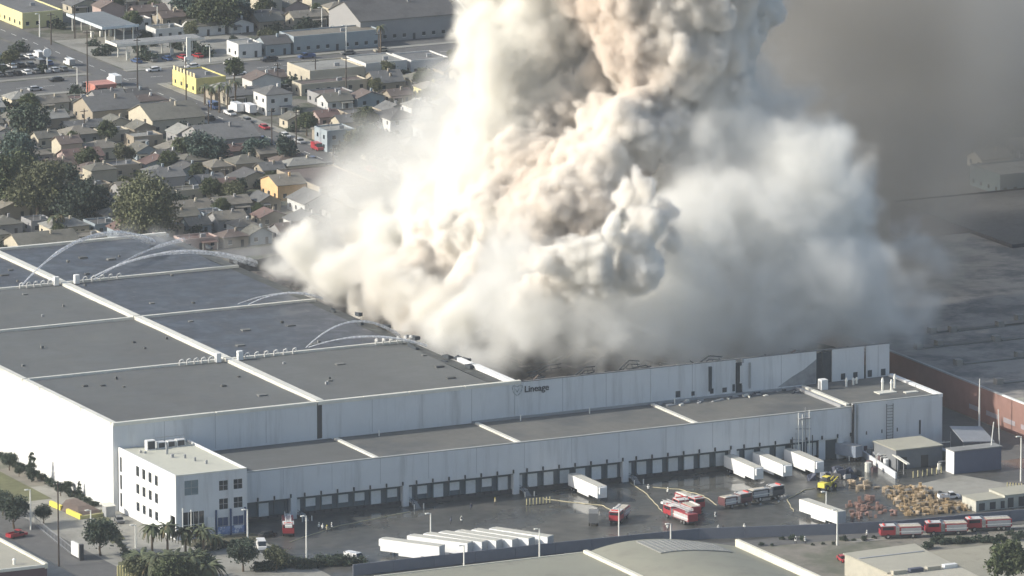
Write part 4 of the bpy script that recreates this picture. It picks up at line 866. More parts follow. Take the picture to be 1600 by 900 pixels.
ring = [P1.lerp(P2, .25), P1.lerp(P2, .6), P1.lerp(P2, .97), P2.lerp(P3, .5), P3, P3.lerp(P4, .5), P4, P4.lerp(P1, .5)]
for r_, z in ((0.96, 0.05), (0.75, 1.3), (0.4, 1.9)): mb.v += [tuple(ce+(q-ce)*r_+Vector((0, 0, z))) for q in ring]
for k in range(2):
    for i in range(8): j = (i+1) % 8; mb.f.append((k*8+i, k*8+j, k*8+8+j, k*8+8+i))
mb.f.append(tuple(range(16, 24))); part('mulch_mound', mb, mulch, t_)
p = at(172, 808); t_ = thing('utility_box', 'small grey box beside the office corner, tilted panel on top', 'utility box', (p.x-1, p.y, 0)); part('body', MB().box(0, 0, 0, 2.4, 2.4, 2.6), greym, t_); part('lid', MB().prism([(-.1, -.1), (2.5, -.1), (2.5, 2.5), (-.1, 2.5)], 2.603, [2.7, 2.7, 3.1, 3.1]), coping, t_)
for i, (u, v) in enumerate(((210, 896), (0, 0))):
    if u:
        t_ = thing('picket_fence', 'short row of tall pale yellow posts under the palms', 'fence')
        for k in range(6): p = at(184+k*4.2, 903); part('picket', MB().box(p.x-.12, p.y-.12, 0, p.x+.12, p.y+.12, 3.0), M('post_yellow', (0.62, 0.56, 0.3)), t_)

# ================================================================ TREES
def leaf_cloud(blobs, n, s, seed, mat, name='crown', drop=0.0):
    rnd = random.Random(seed); mb = MB(); tot = sum(b[3]**2 for b in blobs)
    for bx, by, bz, r, *q in blobs:
        sz = q[0] if q else 0.8
        clumps = []
        for _ in range(max(4, int(14*r))):
            d = Vector((rnd.gauss(0, 1), rnd.gauss(0, 1), rnd.gauss(0, 1))).normalized()*r*(0.55+0.5*rnd.random())
            clumps.append(Vector((bx+d.x, by+d.y, bz+d.z*sz)))
        for k in range(int(n*r*r/tot)):
            c = rnd.choice(clumps); p = c+Vector((rnd.gauss(0, .16), rnd.gauss(0, .16), rnd.gauss(0, .14)))*r
            a = Vector((rnd.gauss(0, 1), rnd.gauss(0, 1), rnd.gauss(0, 1)-drop*2)).normalized(); b = a.orthogonal().normalized()
            b.rotate(Matrix.Rotation(rnd.random()*6.28, 3, a)); w = s*rnd.uniform(.6, 1.3)
            mb.face(p, p+a*w+b*w*.45, p+a*w*1.1-b*w*.45)
    return mb.mesh(name, mat)
def trunkmesh(h, r, limbs, seed, name='trunk'):
    rnd = random.Random(seed); mb = MB().path([(0, 0, 0), (rnd.uniform(-.2, .2), rnd.uniform(-.2, .2), h*.5), (rnd.uniform(-.4, .4), 0, h)], [r, r*.75, r*.5], 7)
    for k in range(limbs):
        a = k*6.28/limbs+rnd.random(); z = h*rnd.uniform(.5, .95); l = h*rnd.uniform(.35, .6)
        mb.path([(0, 0, z), (cos(a)*l*.6, sin(a)*l*.6, z+l*.5), (cos(a)*l, sin(a)*l, z+l*.9)], [r*.4, r*.25, r*.1], 5)
    return mb.mesh(name, bark)
def tree(label, loc, trunk, crown, group=None, rz=0, sc=1.0, cat='tree', name='tree'):
    t_ = thing(name, label, cat, loc, rz, group); link('trunk', trunk, t_); link('crown', crown, t_); t_.scale = (sc,)*3; return t_
rt_t, rt_c = trunkmesh(3.0, 0.28, 4, 1), leaf_cloud([(0, 0, 5.0, 3.1, .8), (1.5, .6, 4.6, 2.1), (-1.6, -.4, 4.8, 2.0), (.3, 1.4, 5.6, 1.8), (0, -1.6, 5.0, 1.9)], 5200, .42, 2, leafB)
gt_t, gt_c = trunkmesh(4.5, 0.35, 5, 3), leaf_cloud([(0, 0, 7, 3.4), (2.4, 1, 6.4, 2.4), (-2.3, -.8, 6.2, 2.5), (.6, -2.2, 6, 2.2), (-.5, 2, 7.8, 2.2), (1, .5, 9, 1.8)], 4600, .6, 4, leafA)
gt_c2 = leaf_cloud([(0, 0, 6.6, 3.2), (2.0, -1.5, 5.6, 2.6), (-2.6, .6, 7, 2.3), (0, 1.8, 8.4, 1.9)], 3800, .6, 8, leafC)
co_t, co_c = trunkmesh(3, 0.2, 2, 5), leaf_cloud([(0, 0, 2.2, 1.5, 1.2), (0, 0, 4.2, 1.2, 1.3), (.1, 0, 6.2, .9, 1.4), (0, 0, 7.8, .5, 1.4)], 2200, .4, 6, leafB)
sh_c = leaf_cloud([(0, 0, .9, 1.1), (.9, .3, .7, .8), (-.8, -.2, .8, .9)], 700, .3, 7, leafB, 'foliage')
def at_tree(u, v): p = at(u, v); return (p.x, p.y, 0)
tree('round dark tree left of the palms, behind the white sign', at_tree(157, 868), rt_t, rt_c, sc=1.18)
tree('round dark tree at the far left above the red pickup', at_tree(22, 826), rt_t, rt_c, sc=1.05, rz=1)
tree('small round tree before the blue mural of the office', at_tree(380, 893), rt_t, rt_c, sc=1.0, rz=2)
tree('grey green tree right of the white van at the yard corner', at_tree(432, 893), rt_t, gt_c2, sc=0.62)
tree('low rounded tree between the far left pole and yellow kerb', at_tree(68, 818), rt_t, rt_c, sc=0.6, rz=3)
tree('leafy tree filling the bottom right corner', at_tree(1575, 925), gt_t, gt_c, sc=1.15)
tree('dark tree at the very left edge beside the warehouse', at_tree(4, 806), rt_t, rt_c, sc=0.8, rz=4)
for i, (u, v, s_) in enumerate(((15, 735, .6), (95, 775, .45), (30, 745, .35), (106, 768, .35))): tree(['rounded shrub tree nearest the left edge along the white wall', 'small tree against the white wall above the yellow kerb', 'low shrub second from the left along the white wall', 'little tree right of the pole against the white wall'][i], at_tree(u, v), rt_t, rt_c, 'small trees along the white warehouse wall', sc=s_)
tree('dark conical cypress against the white warehouse wall', at_tree(50, 752), co_t, co_c, sc=0.85, name='cypress'); tree('little conical cypress nearer the office on the white wall', at_tree(124, 776), co_t, co_c, sc=.45, name='cypress')
hd = thing('hedge', 'low hedge running along the foot of the white warehouse wall', 'hedge', (0, 0, 0))
for k in range(16): o = link('foliage', sh_c, hd, (-2.2, 34+k*4.0, 0), k); o.scale = (1.0, 1.0, .8)
tree('dark round bush right of the palm cluster at the bottom', at_tree(314, 912), rt_t, rt_c, sc=1.0, rz=5)
tree('leafy dark tree inside the palm cluster before the office', at_tree(262, 925), gt_t, gt_c, sc=.8, rz=5)
tree('olive leafy tree at the left edge of the palm cluster', at_tree(212, 915), gt_t, gt_c2, sc=.72, rz=2)
tree('dark leafy tree low between the palms, front centre', at_tree(286, 922), gt_t, gt_c, sc=.72, rz=1)
for k in range(14):
    LAB = f'small forecourt shrub {ORD[k]} from the back beside the drive' if k else 'rearmost small forecourt shrub beside the drive'; o = link('shrub', sh_c, None, at_tree(172+k*3.4+random.uniform(-2, 2), 828+k*5.5), k); o.scale = (random.uniform(.5, 1.1),)*3; setp(o, LAB, 'shrub', 'shrubs beside the office drive')
# palms
def frond(l, w, droop, mat):
    mb = MB(); pts = []
    for i in range(6):
        f = i/5; pts.append((l*f*(1-0.25*droop*f), 0, l*(0.35*f-droop*f*f)))
    for i in range(5):
        p, q = pts[i], pts[i+1]; wi = w*sin(pi*(0.12+0.8*i/5)); wj = w*sin(pi*(0.12+0.8*(i+1)/5))
        mb.face((p[0], 0, p[2]), (q[0], 0, q[2]), (q[0]+.1, wj, q[2]-wj*.5), (p[0]+.1, wi, p[2]-wi*.5)); mb.face((p[0], 0, p[2]), (p[0]+.1, -wi, p[2]-wi*.5), (q[0]+.1, -wj, q[2]-wj*.5), (q[0], 0, q[2]))
    return mb.mesh('frond', mat)
FR = [frond(4.2, .5, .75, palmleaf), frond(4.4, .5, 1.15, palmleaf), frond(3.6, .46, .4, palmleaf), frond(3.4, .4, 1.5, M('dry_palm_leaf', (0.16, 0.13, 0.07), .9, .2))]
def palm(label, loc, h, s_, group, lean=0.0, n=30):
    t_ = thing('palm_tree', label, 'palm tree', loc, random.random()*6, group)
    part('trunk', MB().path([(0, 0, 0), (lean*.3, 0, h*.5), (lean, 0, h)], [.34, .26, .24], 7), bark, t_)
    for k in range(n):
        o = link('frond', FR[k % 3] if k < n-5 else FR[3], t_, (lean, 0, h), k*2.4); o.scale = (s_,)*3; o.rotation_euler = (0, random.uniform(-.5, .45), k*2.4)
    return t_
for u, v, h, s_, lab in ((222, 905, 5.2, 1.15, 'bushy palm at the left of the palm cluster before the office'), (248, 915, 7.0, 1.2, 'bushy palm second from left in the cluster'), (272, 906, 5.5, 1.15, 'bushy palm low in the middle of the cluster'), (300, 912, 6.2, 1.2, 'bushy palm in front of the two flagpoles'), (322, 916, 5.0, 1.1, 'bushy palm at the right of the cluster, darkest'),
    (238, 868, 7.0, .85, 'slim palm behind, left, against the white office wall'), (262, 868, 7.2, .85, 'slim palm by the corner of the office entrance'), (290, 866, 6.0, .85, 'slim palm behind the flagpoles'), (318, 866, 6.0, .85, 'slim palm right of the white sign board'), (336, 858, 3.0, .7, 'short palm under the blue mural')):
    p = at(u, v); palm(lab, (p.x, p.y, 0), h, s_*(1.12 if s_ > 1 else 1.0), 'palms before the office entrance', n=64 if s_ > 1 else 40)
for k, (u, v) in enumerate(((350, 856), (366, 855), (380, 852), (330, 860), (312, 862))): LAB = ['middle', 'fourth', 'rightmost', 'second', 'leftmost'][k]+' low green shrub in the bed under the office mural'; o = link('shrub', sh_c, None, at_tree(u, v), k); o.scale = (1.1,)*3; setp(o, LAB, 'shrub', 'shrubs under the office mural')
for k in range(18):
    u = 405+k*9.5; LAB = f'dark shrub {ORD[k]} from the left along the yard wall' if k else 'leftmost dark shrub along the yard wall'; o = link('shrub', sh_c, None, at_tree(u, 890-0.06*(u-405)+random.uniform(-4, 2)), k); o.scale = (random.uniform(.9, 1.6),)*3; setp(o, LAB, 'shrub', 'shrubs at the left end of the yard wall')
for k in range(18):
    LAB = f'small verge shrub {ORD[k]} from the left below the street engines' if k else 'leftmost small verge shrub below the street engines'; u = 1450+k*8.6; o = link('shrub', sh_c, None, at_tree(u, 853-0.09*(u-1450)+random.uniform(-6, 5)), k); o.scale = (random.uniform(.5, 1.1),)*3; setp(o, LAB, 'shrub', 'verge shrubs by the front street')
for k in range(12):
    LAB = f'low weed clump {ORD[k]} from the left beside the street wall' if k else 'leftmost low weed clump beside the street wall'; u = 1190+k*16; o = link('shrub', sh_c, None, at_tree(u, 846-0.02*(u-1190)+random.uniform(-3, 8)), k); o.scale = (random.uniform(.3, .7),)*3; setp(o, LAB, 'shrub', 'weeds by the street wall')

# ================================================================ WATER JETS
hose = M('hose_yellowish', (0.55, 0.5, 0.33), 0.8)
def hoseline(label, pts, col=None):
    P_ = [at(*p) for p in pts]; out = []
    for i in range(len(P_)-1):
        for k in range(6):
            q = P_[i].lerp(P_[i+1], k/6); out.append((q.x+.5*noise.noise(Vector((i*3.1+k*.7, 1, u0))), q.y+.5*noise.noise(Vector((i*2.1+k*.9, 5, u0))), .09))
    out.append((P_[-1].x, P_[-1].y, .09)); setp(part('fire_hose', MB().path(out, [.09]*len(out), 5), col or hose), label, 'hose', 'hoses lying on the yard')
for u0, (lab, pts) in enumerate((('pale hose running from the engine cluster towards the stair bay', [(1035, 800), (1022, 785), (1008, 770), (985, 755)]), ('pale hose between the bulky engine and the docks', [(960, 800), (940, 790), (900, 786), (850, 780)]), ('hose crossing the yard behind the dark truck', [(1120, 790), (1100, 775), (1060, 765), (1020, 762)]), ('hose from the lone left engine along the dock shade', [(452, 848), (480, 838), (530, 822), (640, 800)]), ('hose curving past the lone trailer towards the loader', [(1240, 800), (1230, 780), (1260, 765), (1290, 762)]))): hoseline(lab, pts)
for u, v, w_, d_ in ((1085, 752, 13, 5), (1130, 762, 11, 4), (1180, 782, 9, 5), (905, 792, 6, 9), (620, 802, 10, 5)):
    p = at(u, v); n_ = 14; o = part('puddle', MB().face(*[(p.x+w_*cos(i*6.283/n_)*(1+.35*sin(i*2.3)), p.y+d_*sin(i*6.283/n_)*(1+.3*cos(i*1.7)), 0.008+u*1e-6) for i in range(n_)]), M('puddle_water', (0.10, 0.10, 0.09), .08, .2, .3)); o['kind'] = 'structure'
wj = bpy.data.materials.new('water_spray'); wj.use_nodes = True; t = NT(wj.node_tree); b = t.n['Principled BSDF']; b.inputs['Base Color'].default_value = (.9, .92, .95, 1); b.inputs['Roughness'].default_value = .4
g_ = t.n.new('ShaderNodeNewGeometry'); t.l.new(t.mr(t.noise(g_.outputs['Position'], 1.2, 3, .7), .3, .7, .15, .8), b.inputs['Alpha'])
def jet(label, a, b_, apex, r0=.12, r1=.5, n=22):
    a = Vector(a); b_ = Vector(b_); pts = []; rs = []
    for i in range(n+1):
        f = i/n; p = a.lerp(b_, f); p.z += apex*4*f*(1-f); pts.append(tuple(p)); rs.append((r0+(r1-r0)*f)*1.15*(1+.45*noise.noise(Vector((f*9, apex, 2)))))
    o = part('water_jet', MB().path(pts, rs, 6), wj); setp(o, label, 'water jet', 'fire hose jets over the roof'); return o
jet('long white water jet arcing up over the far left roof bays', (43, 187, 22.5), (97, 226, 22), 7.0, .14, .9)
jet('white water jet curving from the far vents towards the smoke', (63, 188.5, 22.3), (112, 192, 21), 5.0, .16, .8)
jet('fainter flat jet beside the far curving one', (63, 186, 22.3), (106, 226, 22), 1.5, .12, .5)
jet('short water jet arcing near the middle of the roof edge', (86, 139, 22.3), (107, 139, 22), 2.2, .1, .35)
jet('second short jet just above the flat one at mid roof', (84, 141, 22.3), (106, 146, 22), 1.2, .1, .3)
jet('high curved jet on the near roof bay left of the smoke', (77.3, 84, 22.3), (107, 92, 21), 5.2, .1, .4)
jet('lower curved jet on the near roof bay', (78, 84, 22.3), (108, 78, 21), 2.6, .1, .4)
# ================================================================ TOWN
WALLS = [('cream', (0.46, 0.42, 0.33)), ('white', (0.58, 0.58, 0.56)), ('tan', (0.31, 0.27, 0.21)), ('grey', (0.28, 0.28, 0.28)), ('yellow', (0.60, 0.56, 0.30)), ('blue grey', (0.29, 0.34, 0.37)), ('pink', (0.42, 0.33, 0.30))]
ROOFS = [('olive grey', (0.145, 0.142, 0.12)), ('brown', (0.135, 0.108, 0.096)), ('grey', (0.14, 0.142, 0.14)), ('tan', (0.20, 0.185, 0.155)), ('dark grey', (0.09, 0.09, 0.09)), ('reddish brown', (0.15, 0.1, 0.088)), ('pale grey', (0.25, 0.25, 0.23))]
WM = {n: M('house_'+n, c, .85, .08, .5, rand=.08) for n, c in WALLS}; RM = {n: M('roof_'+n, c, .9, .14, .8, rand=.1, stain=(tuple(x*.65 for x in c), .15, .5, .7)) for n, c in ROOFS}
win = MB().box(-.55, -.06, 0, .55, -.003, 1.15).mesh('window', glass); sill = MB().box(-.65, -.1, -.14, .65, -.002, -.02).mesh('sill', polew); dr = MB().box(-.45, -.06, 0, .45, -.003, 2.0).mesh('door', darkm)
winx = MB().box(-.06, -.55, 0, -.003, .55, 1.15).mesh('window', glass)
placed = []
def clash(x0, y0, x1, y1, m=1.2): return any(x0-m < b[2] and x1+m > b[0] and y0-m < b[3] and y1+m > b[1] for b in placed)
def house(label, x0, y0, w, d_, h, rk, wall, roof, axis='x', group=None, cat='house', name='house', rh=None, storeys=1):
    t_ = thing(name, label, cat, (x0, y0, 0), 0, group); placed.append((x0, y0, x0+w, y0+d_)); rh = rh or min(w, d_)*.17+.5
    wm = WM.get(wall) or wall; rm = RM.get(roof) or roof
    mb = MB().box(0, 0, 0, w, d_, h)
    if rk == 'gable':
        m = d_/2 if axis == 'x' else w/2
        if axis == 'x': mb.face((0, 0, h), (0, m, h+rh-.05), (0, d_, h)); mb.face((w, 0, h), (w, d_, h), (w, m, h+rh-.05))
        else: mb.face((0, 0, h), (w, 0, h), (m, 0, h+rh-.05)); mb.face((0, d_, h), (m, d_, h+rh-.05), (w, d_, h))
    part('wall', mb, wm, t_)
    if rk == 'gable': rf = part('roof', MB().gable(0, 0, w, d_, h+.02, rh, axis=axis), rm, t_)
    elif rk == 'hip': rf = part('roof', MB().hip(0, 0, w, d_, h+.16, rh), rm, t_)
    else:
        rf = part('roof', MB().box(.25, .25, h+.003, w-.25, d_-.25, h+.1), rm, t_)
        part('parapet', MB().box(0, 0, h+.002, w, .24, h+.5).box(0, d_-.24, h+.002, w, d_, h+.5).box(0, .24, h+.002, .24, d_-.24, h+.5).box(w-.24, .24, h+.002, w, d_-.24, h+.5), wm, t_)
    part('chimney' if rk != 'flat' else 'roof_unit', MB().box(w*.6, d_*.35, h+.1, w*.6+(.6 if rk != 'flat' else 1.6), d_*.35+.6, h+(rh+.7 if rk != 'flat' else 1.1)), greym if rk == 'flat' else wm, rf)
    if cat == 'house' and w < 12.5:
        q = (int(x0*7+y0*3) % 5)
        if q < 2:
            ew = w*.42; ex = .2 if q else w*.5
            e_ = part('porch', MB().box(ex, -1.5, 0, ex+.12, -1.38, 2.2).box(ex+ew-.12, -1.5, 0, ex+ew, -1.38, 2.2), polew, t_); part('porch_roof', MB().prism([(ex-.1, -1.7), (ex+ew+.1, -1.7), (ex+ew+.1, -.01), (ex-.1, -.01)], [2.2, 2.2, 2.55, 2.55], [2.3, 2.3, 2.65, 2.65]), rm, e_)
        elif q == 2:
            e_ = part('extension', MB().box(w*.3, d_+.01, 0, w*.8, d_+1.0, h-.5), wm, t_)
        for i in range(2): part('roof_pipe', MB().tube((w*(.25+.3*i), d_*.3, h), (w*(.25+.3*i), d_*.3, h+rh*.6+.8), .09, k=5), greym, t_)
    for s_ in range(storeys):
        z = .95+s_*2.8; n = max(2, int(w/3.2))
        for k in range(n):
            x = w*(k+.5)/n
            if s_ == 0 and k == n//2: link('door', dr, t_, (x, 0, 0)); continue
            wn_ = link('window', win, t_, (x, 0, z)); link('sill', sill, wn_)
        for k in range(max(1, int(d_/4))): link('window', winx, t_, (0, d_*(k+.5)/max(1, int(d_/4)), z))
    return t_
# ---- the buildings one can pick out
house('yellow walled shop at the top left corner by the avenue', 241.9, 665, 14, 38, 4.6, 'flat', 'yellow', 'grey', cat='shop', name='shop')
house('yellow shop with toothed parapet facing the crossroads, palms beside', 244.6, 533.5, 10, 18, 4.4, 'flat', M('bright_yellow', (0.66, 0.59, 0.24), .8), 'grey', cat='shop', name='shop')
house('white two storey house with grey side and flat roof left of mall', 249.0, 490.8, 8.6, 9.5, 6.2, 'hip', 'white', 'grey', storeys=2)
house('long blue grey block with dark blue doors across the street', 300.5, 584.5, 30, 11, 5.0, 'flat', 'blue grey', 'tan', cat='shop', name='shop')
house('small white shop row with grey roof beyond the palms', 281.5, 584.6, 8, 9, 4, 'flat', 'white', 'pale grey', cat='shop', name='shop')
house('teal fronted low shop left of the long blue grey block', 291, 584.6, 8.5, 9, 3.6, 'gable', 'blue grey', 'dark grey', cat='shop', name='shop')
house('cream strip mall with long grey flat roof beyond the white house', 281.7, 531, 18.5, 17, 4.2, 'flat', 'cream', 'pale grey', cat='shop', name='strip_mall')
house('right half of the strip mall with white parapets', 301.6, 533, 14, 15, 4.6, 'flat', 'white', 'pale grey', cat='shop', name='strip_mall')
house('last white parapet shop of the strip mall near the smoke', 317, 533, 13, 14, 4.3, 'flat', 'white', 'grey', cat='shop', name='strip_mall')
house('low cream walled row in front of the strip mall', 272, 516, 22, 7, 3.2, 'flat', 'cream', 'brown', cat='shop', name='shop')
house('small bright yellow house below the strip mall', 299.5, 486, 6.8, 8, 4.6, 'hip', 'yellow', 'tan')
house('white two storey house with dark grey roof near the conifers', 267.0, 441, 9.5, 12, 5.4, 'hip', 'white', 'dark grey', storeys=2)
house('pale blue two storey house with dark side and red roof edge', 240.6, 428.4, 9, 9, 6.0, 'flat', 'blue grey', 'pale grey', storeys=2)
house('big grey warehouse with white gable edges at the top', 327, 592, 34, 24, 7, 'gable', 'grey', 'dark grey', cat='warehouse', name='storehouse')
house('white gabled hall right of the big grey top warehouse', 366, 592, 22, 20, 6, 'gable', 'white', 'grey', cat='warehouse', name='storehouse')
house('orange and cream two level house left of the flat roofed block', 196.5, 366, 9, 12, 4.6, 'gable', M('orange_cream', (0.62, 0.42, 0.22), .85), 'tan')
house('broad brown flat roofed block beside the avenue near the warehouse', 205.6, 357, 18, 30, 4.5, 'flat', 'tan', 'brown', cat='building', name='flat_block')
house('white fronted gabled house before the broad brown block', 194.5, 343, 11, 12, 3.4, 'gable', 'white', 'grey', axis='y')
house('wide grey gabled house at the avenue just behind the smoke', 207, 335, 16, 19, 3.8, 'gable', 'grey', 'dark grey')
house('olive roofed house with cream gable at the far left rear', 98.5, 322, 18, 12, 3.4, 'gable', 'cream', 'olive grey')
house('low pale roofed garage right of the olive roofed house', 119.5, 330, 8, 7, 2.6, 'flat', 'cream', 'tan', cat='garage', name='garage')
house('green grey shed roofed building behind the red kiosk', 196, 500, 16, 15, 4.2, 'gable', 'tan', 'grey', cat='building', name='flat_block')
house('big olive roofed hall with cream gable below the crossroads', 206, 478, 17, 18, 4.2, 'gable', 'cream', 'olive grey', cat='building', name='hall')
house('grey long roofed hall left of the avenue, mid block', 206, 440, 18, 16, 4.4, 'gable', 'grey', 'grey', cat='building', name='hall')
# petrol station canopies
def canopy(label, x0, y0, x1, y1, h, mtop, mf, name='canopy'):
    t_ = thing(name, label, 'canopy', (x0, y0, 0)); w, d_ = x1-x0, y1-y0; placed.append((x0, y0, x1, y1))
    part('roof', MB().box(0, 0, h, w, d_, h+.6), mtop, t_); part('fascia', MB().box(-.08, -.08, h+.1, w+.08, -.003, h+1.0).box(-.08, -.08, h+.1, -.003, d_, h+1.0), mf, t_)
    for i in range(4):
        for y in (1.0, d_-1.2): part('post', MB().box(w*(i+.5)/4-.15, y, 0, w*(i+.5)/4+.15, y+.3, h-.003), polew, t_)
    for i in range(3): part('pump', MB().box(w*(i+.7)/4, d_/2-.4, 0, w*(i+.7)/4+.9, d_/2+.4, 1.9), polew, t_)
canopy('long thin petrol canopy with white edge and red left end', 245.2, 596, 275, 605, 4.6, greyroof, M('canopy_white', (0.7, 0.68, 0.62), .6))
canopy('wide grey blue carport canopy with bright left edge, top left', 253, 626, 265.5, 655, 4.8, M('teal_roof', (0.17, 0.19, 0.20), .8), M('canopy_blue', (0.55, 0.62, 0.66), .6))
t_ = thing('red_kiosk', 'small red kiosk at the near corner of the crossroads', 'kiosk', (216, 545, 0)); part('wall', MB().box(0, 0, 0, 7, 7, 3), M('kiosk_red', (0.48, 0.2, 0.16), .85), t_); part('roof', MB().box(-.2, -.2, 3.003, 7.2, 7.2, 3.3), M('kiosk_roof', (0.5, 0.24, 0.2), .85), t_); part('window', MB().box(1, -.05, 1, 4, -.003, 2.2), glass, t_); placed.append((216, 545, 223, 552))
p = at(295, 105); t_ = thing('price_sign', 'tall white sign tower at the corner of the petrol station', 'sign', (p.x, p.y, 0)); part('panel', MB().box(-.7, -.25, 1.2, .7, .25, 9.5), polew, t_); part('cabinet', MB().box(-1.4, -.3, 1.8, 1.4, .3, 3.4), white, t_); part('post', MB().box(-.25, -.2, 0, .25, .2, 1.19), greym, t_)
p = at(74, 112); t_ = thing('pole_sign', 'rounded white sign on a pole beside the car lot', 'sign', (p.x, p.y, 0)); part('pole', MB().tube((0, 0, 0), (0, 0, 5), .18), polew, t_); part('panel', MB().tube((0, -.2, 6), (0, .2, 6), 1.4, k=14), white, t_)
# parapet teeth of the yellow shop
for k in range(7): 
    o = part('parapet_tooth', MB().prism([(244.62, 534.6+k*2.5), (244.9, 534.6+k*2.5), (244.9, 535.9+k*2.5), (244.62, 535.9+k*2.5)], 4.92, 6.2), M('tooth_cream', (0.66, 0.58, 0.36), .8)); 
    o.parent = bpy.data.objects['shop.001']; o.location = (-244.6, -533.5, 0)
# ---- the rest of the houses on their lots
rnd = random.Random(21)
rows = []
def fill(xa, xb, ya, yb, side, pitch=15.5, rowp=14.0, tag=''):
    y = ya; rown = 0
    while y+7 < yb:
        rown += 1; x = xa if side > 0 else xb; k = 0
        jit = rnd.uniform(-1.5, 1.5)
        while (x+8 < xb) if side > 0 else (x-8 > xa):
            w = rnd.uniform(6.5, 11.8); d_ = rnd.uniform(5.8, 8.4); x0 = x if side > 0 else x-w; y0 = y+jit+rnd.uniform(-.8, .8)
            lx = 58+(y-240)*0.413      # nothing of the town shows left of this slanting line
            U_, V_ = px(x0+w/2, y0, 2)
            if not clash(x0, y0, x0+w, y0+d_, .9) and x0 > lx-10 and -30 < U_ < 765-(V_ > 200)*(V_-200)*.55 and V_ > -25:
                wn_, rn_ = rnd.choice(['cream', 'white', 'tan', 'grey', 'cream', 'tan', 'grey', 'blue grey', 'pink']), rnd.choices([r[0] for r in ROOFS], [5, 4, 3, 3, 2, 2, 2])[0]; rk = rnd.choices(['gable', 'hip', 'flat'], [6, 3, 1.3])[0]
                k_ = k; lab = f"{rn_} {rk} roof {wn_} house, {ORD[min(k_, 27)]} {'right' if side > 0 else 'left'} of avenue, {ORD[min(rown-1, 27)]} row {tag}"
                house(lab, x0, y0, w, d_, rnd.uniform(2.7, 3.3)+(2.6 if rnd.random() < .08 else 0), rk, wn_, rn_, axis=rnd.choice(['x', 'x', 'y']), group='houses of the neighbourhood'); k += 1
                if rnd.random() < .6:      # a shed or lean-to roof behind
                    sx, sy = x0+rnd.uniform(0, w-4), y0+d_+.8
                    if not clash(sx, sy, sx+4.2, sy+3.2, .3):
                        sn = rnd.choice(['tan', 'pale grey', 'grey']); placed.append((sx, sy, sx+4, sy+3)); t_ = thing('garden_shed', f"{sn} shed behind {ORD[min(k_, 27)]} house {'right' if side > 0 else 'left'} of avenue, {ORD[min(rown-1, 27)]} row {tag}", 'shed', (sx, sy, 0), 0, 'back garden sheds')
                        part('wall', MB().box(0, 0, 0, 4, 3, 2.2), WM[rnd.choice(['white', 'grey', 'tan'])], t_); part('roof', MB().prism([(-.2, -.2), (4.2, -.2), (4.2, 3.2), (-.2, 3.2)], [2.21, 2.21, 2.5, 2.5], [2.33, 2.33, 2.62, 2.62]), RM[sn], t_)
            x += side*(w+rnd.choice([.9, 1.5, 2.6, 4.2]))
        y += rowp
fill(70, 226, 312, 550, -1, rowp=10.6, tag='from warehouse')
fill(245.5, 372, 312, 550, 1, rowp=11, tag='from warehouse')
fill(120, 226, 662, 698, -1, rowp=11.5, tag='beyond car lot')
fill(245, 420, 625, 698, 1, rowp=11.5, tag='beyond crossroads')
fill(150, 226, 714, 790, -1, rowp=11.5, tag='past far street')
fill(245, 470, 714, 830, 1, rowp=12, tag='past far street')
# ---- right edge of the picture, beyond the smoke
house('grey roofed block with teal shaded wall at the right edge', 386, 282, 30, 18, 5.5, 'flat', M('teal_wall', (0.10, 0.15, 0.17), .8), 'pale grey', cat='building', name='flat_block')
house('long low brown block behind the thin smoke on the right', 331, 176, 60, 70, 9.0, 'flat', M('shade_dark_wall', (0.05, 0.048, 0.055), .9), 'dark grey', cat='warehouse', name='storehouse')  # wall colour lowered so the shade on this block is painted in
for i, (x, y) in enumerate(((400, 318), (418, 330), (440, 345), (425, 300), (455, 320))): house(['small cream house', 'grey house', 'white house', 'tan house', 'low yellow house'][i]+' near the right edge behind the teal walled block', x, y, 10, 9, 3, 'gable', ['cream', 'grey', 'white', 'tan', 'yellow'][i], 'tan', group='houses at the right edge')
# ---- trees of the town
big_t = trunkmesh(8, .7, 7, 31)
def bushy(u, v, w, h, lab, seed, mat, n=9000, s_=.75, drop=.5):
    p = at(u, v); r_ = random.Random(seed); bl = []
    for k in range(11):
        a = r_.random()*6.28; q = r_.random()**.6*w*.30; z = h*r_.uniform(.38, .78); bl.append((cos(a)*q, sin(a)*q, z, w*r_.uniform(.16, .25), 1.0))
    bl.append((0, 0, h*.55, w*.3, 1.1)); t_ = thing('tree', lab, 'tree', (p.x, p.y, 0), 0, None); link('trunk', big_t, t_).scale = (1, 1, h/20); link('crown', leaf_cloud(bl, n, s_, seed, mat, drop=drop), t_); placed.append((p.x-4, p.y-4, p.x+4, p.y+4)); return t_
bushy(225, 376, 24, 20, 'huge drooping green tree right behind the warehouse', 41, leafC, 15000)
bushy(60, 345, 20, 19, 'tall drooping tree in the left grove', 42, leafC, 9000)
bushy(12, 335, 20, 20, 'tall drooping tree at the left edge of the grove', 43, leafA, 9000)
bushy(125, 350, 18, 12, 'dark shaded tree between the grove and the huge tree', 44, leafB, 6000)
bushy(20, 268, 16, 13, 'bushy tree above the left grove', 45, leafD, 5000)
bushy(575, 258, 13, 13, 'dark conifer left of pair beside the blue two storey house', 46, leafD, 6000, .6, 0)
bushy(608, 256, 11, 10, 'dark conifer right of pair by the smoke edge', 47, leafD, 5000, .6, 0)
bushy(540, 255, 9, 6, 'low dark bush in front of the blue two storey house', 48, leafB, 3000, .6, 0)
bushy(448, 264, 8, 11, 'narrow blue green conifer beside the avenue', 49, leafD, 4000, .6, 0)
bushy(400, 252, 9, 7, 'round bush at the avenue kerb near the white truck', 50, leafD, 3500, .6, 0)
bushy(45, 215, 14, 10, 'dark rounded tree above the bushy tree on the left', 71, leafB, 4500, .75, .3)
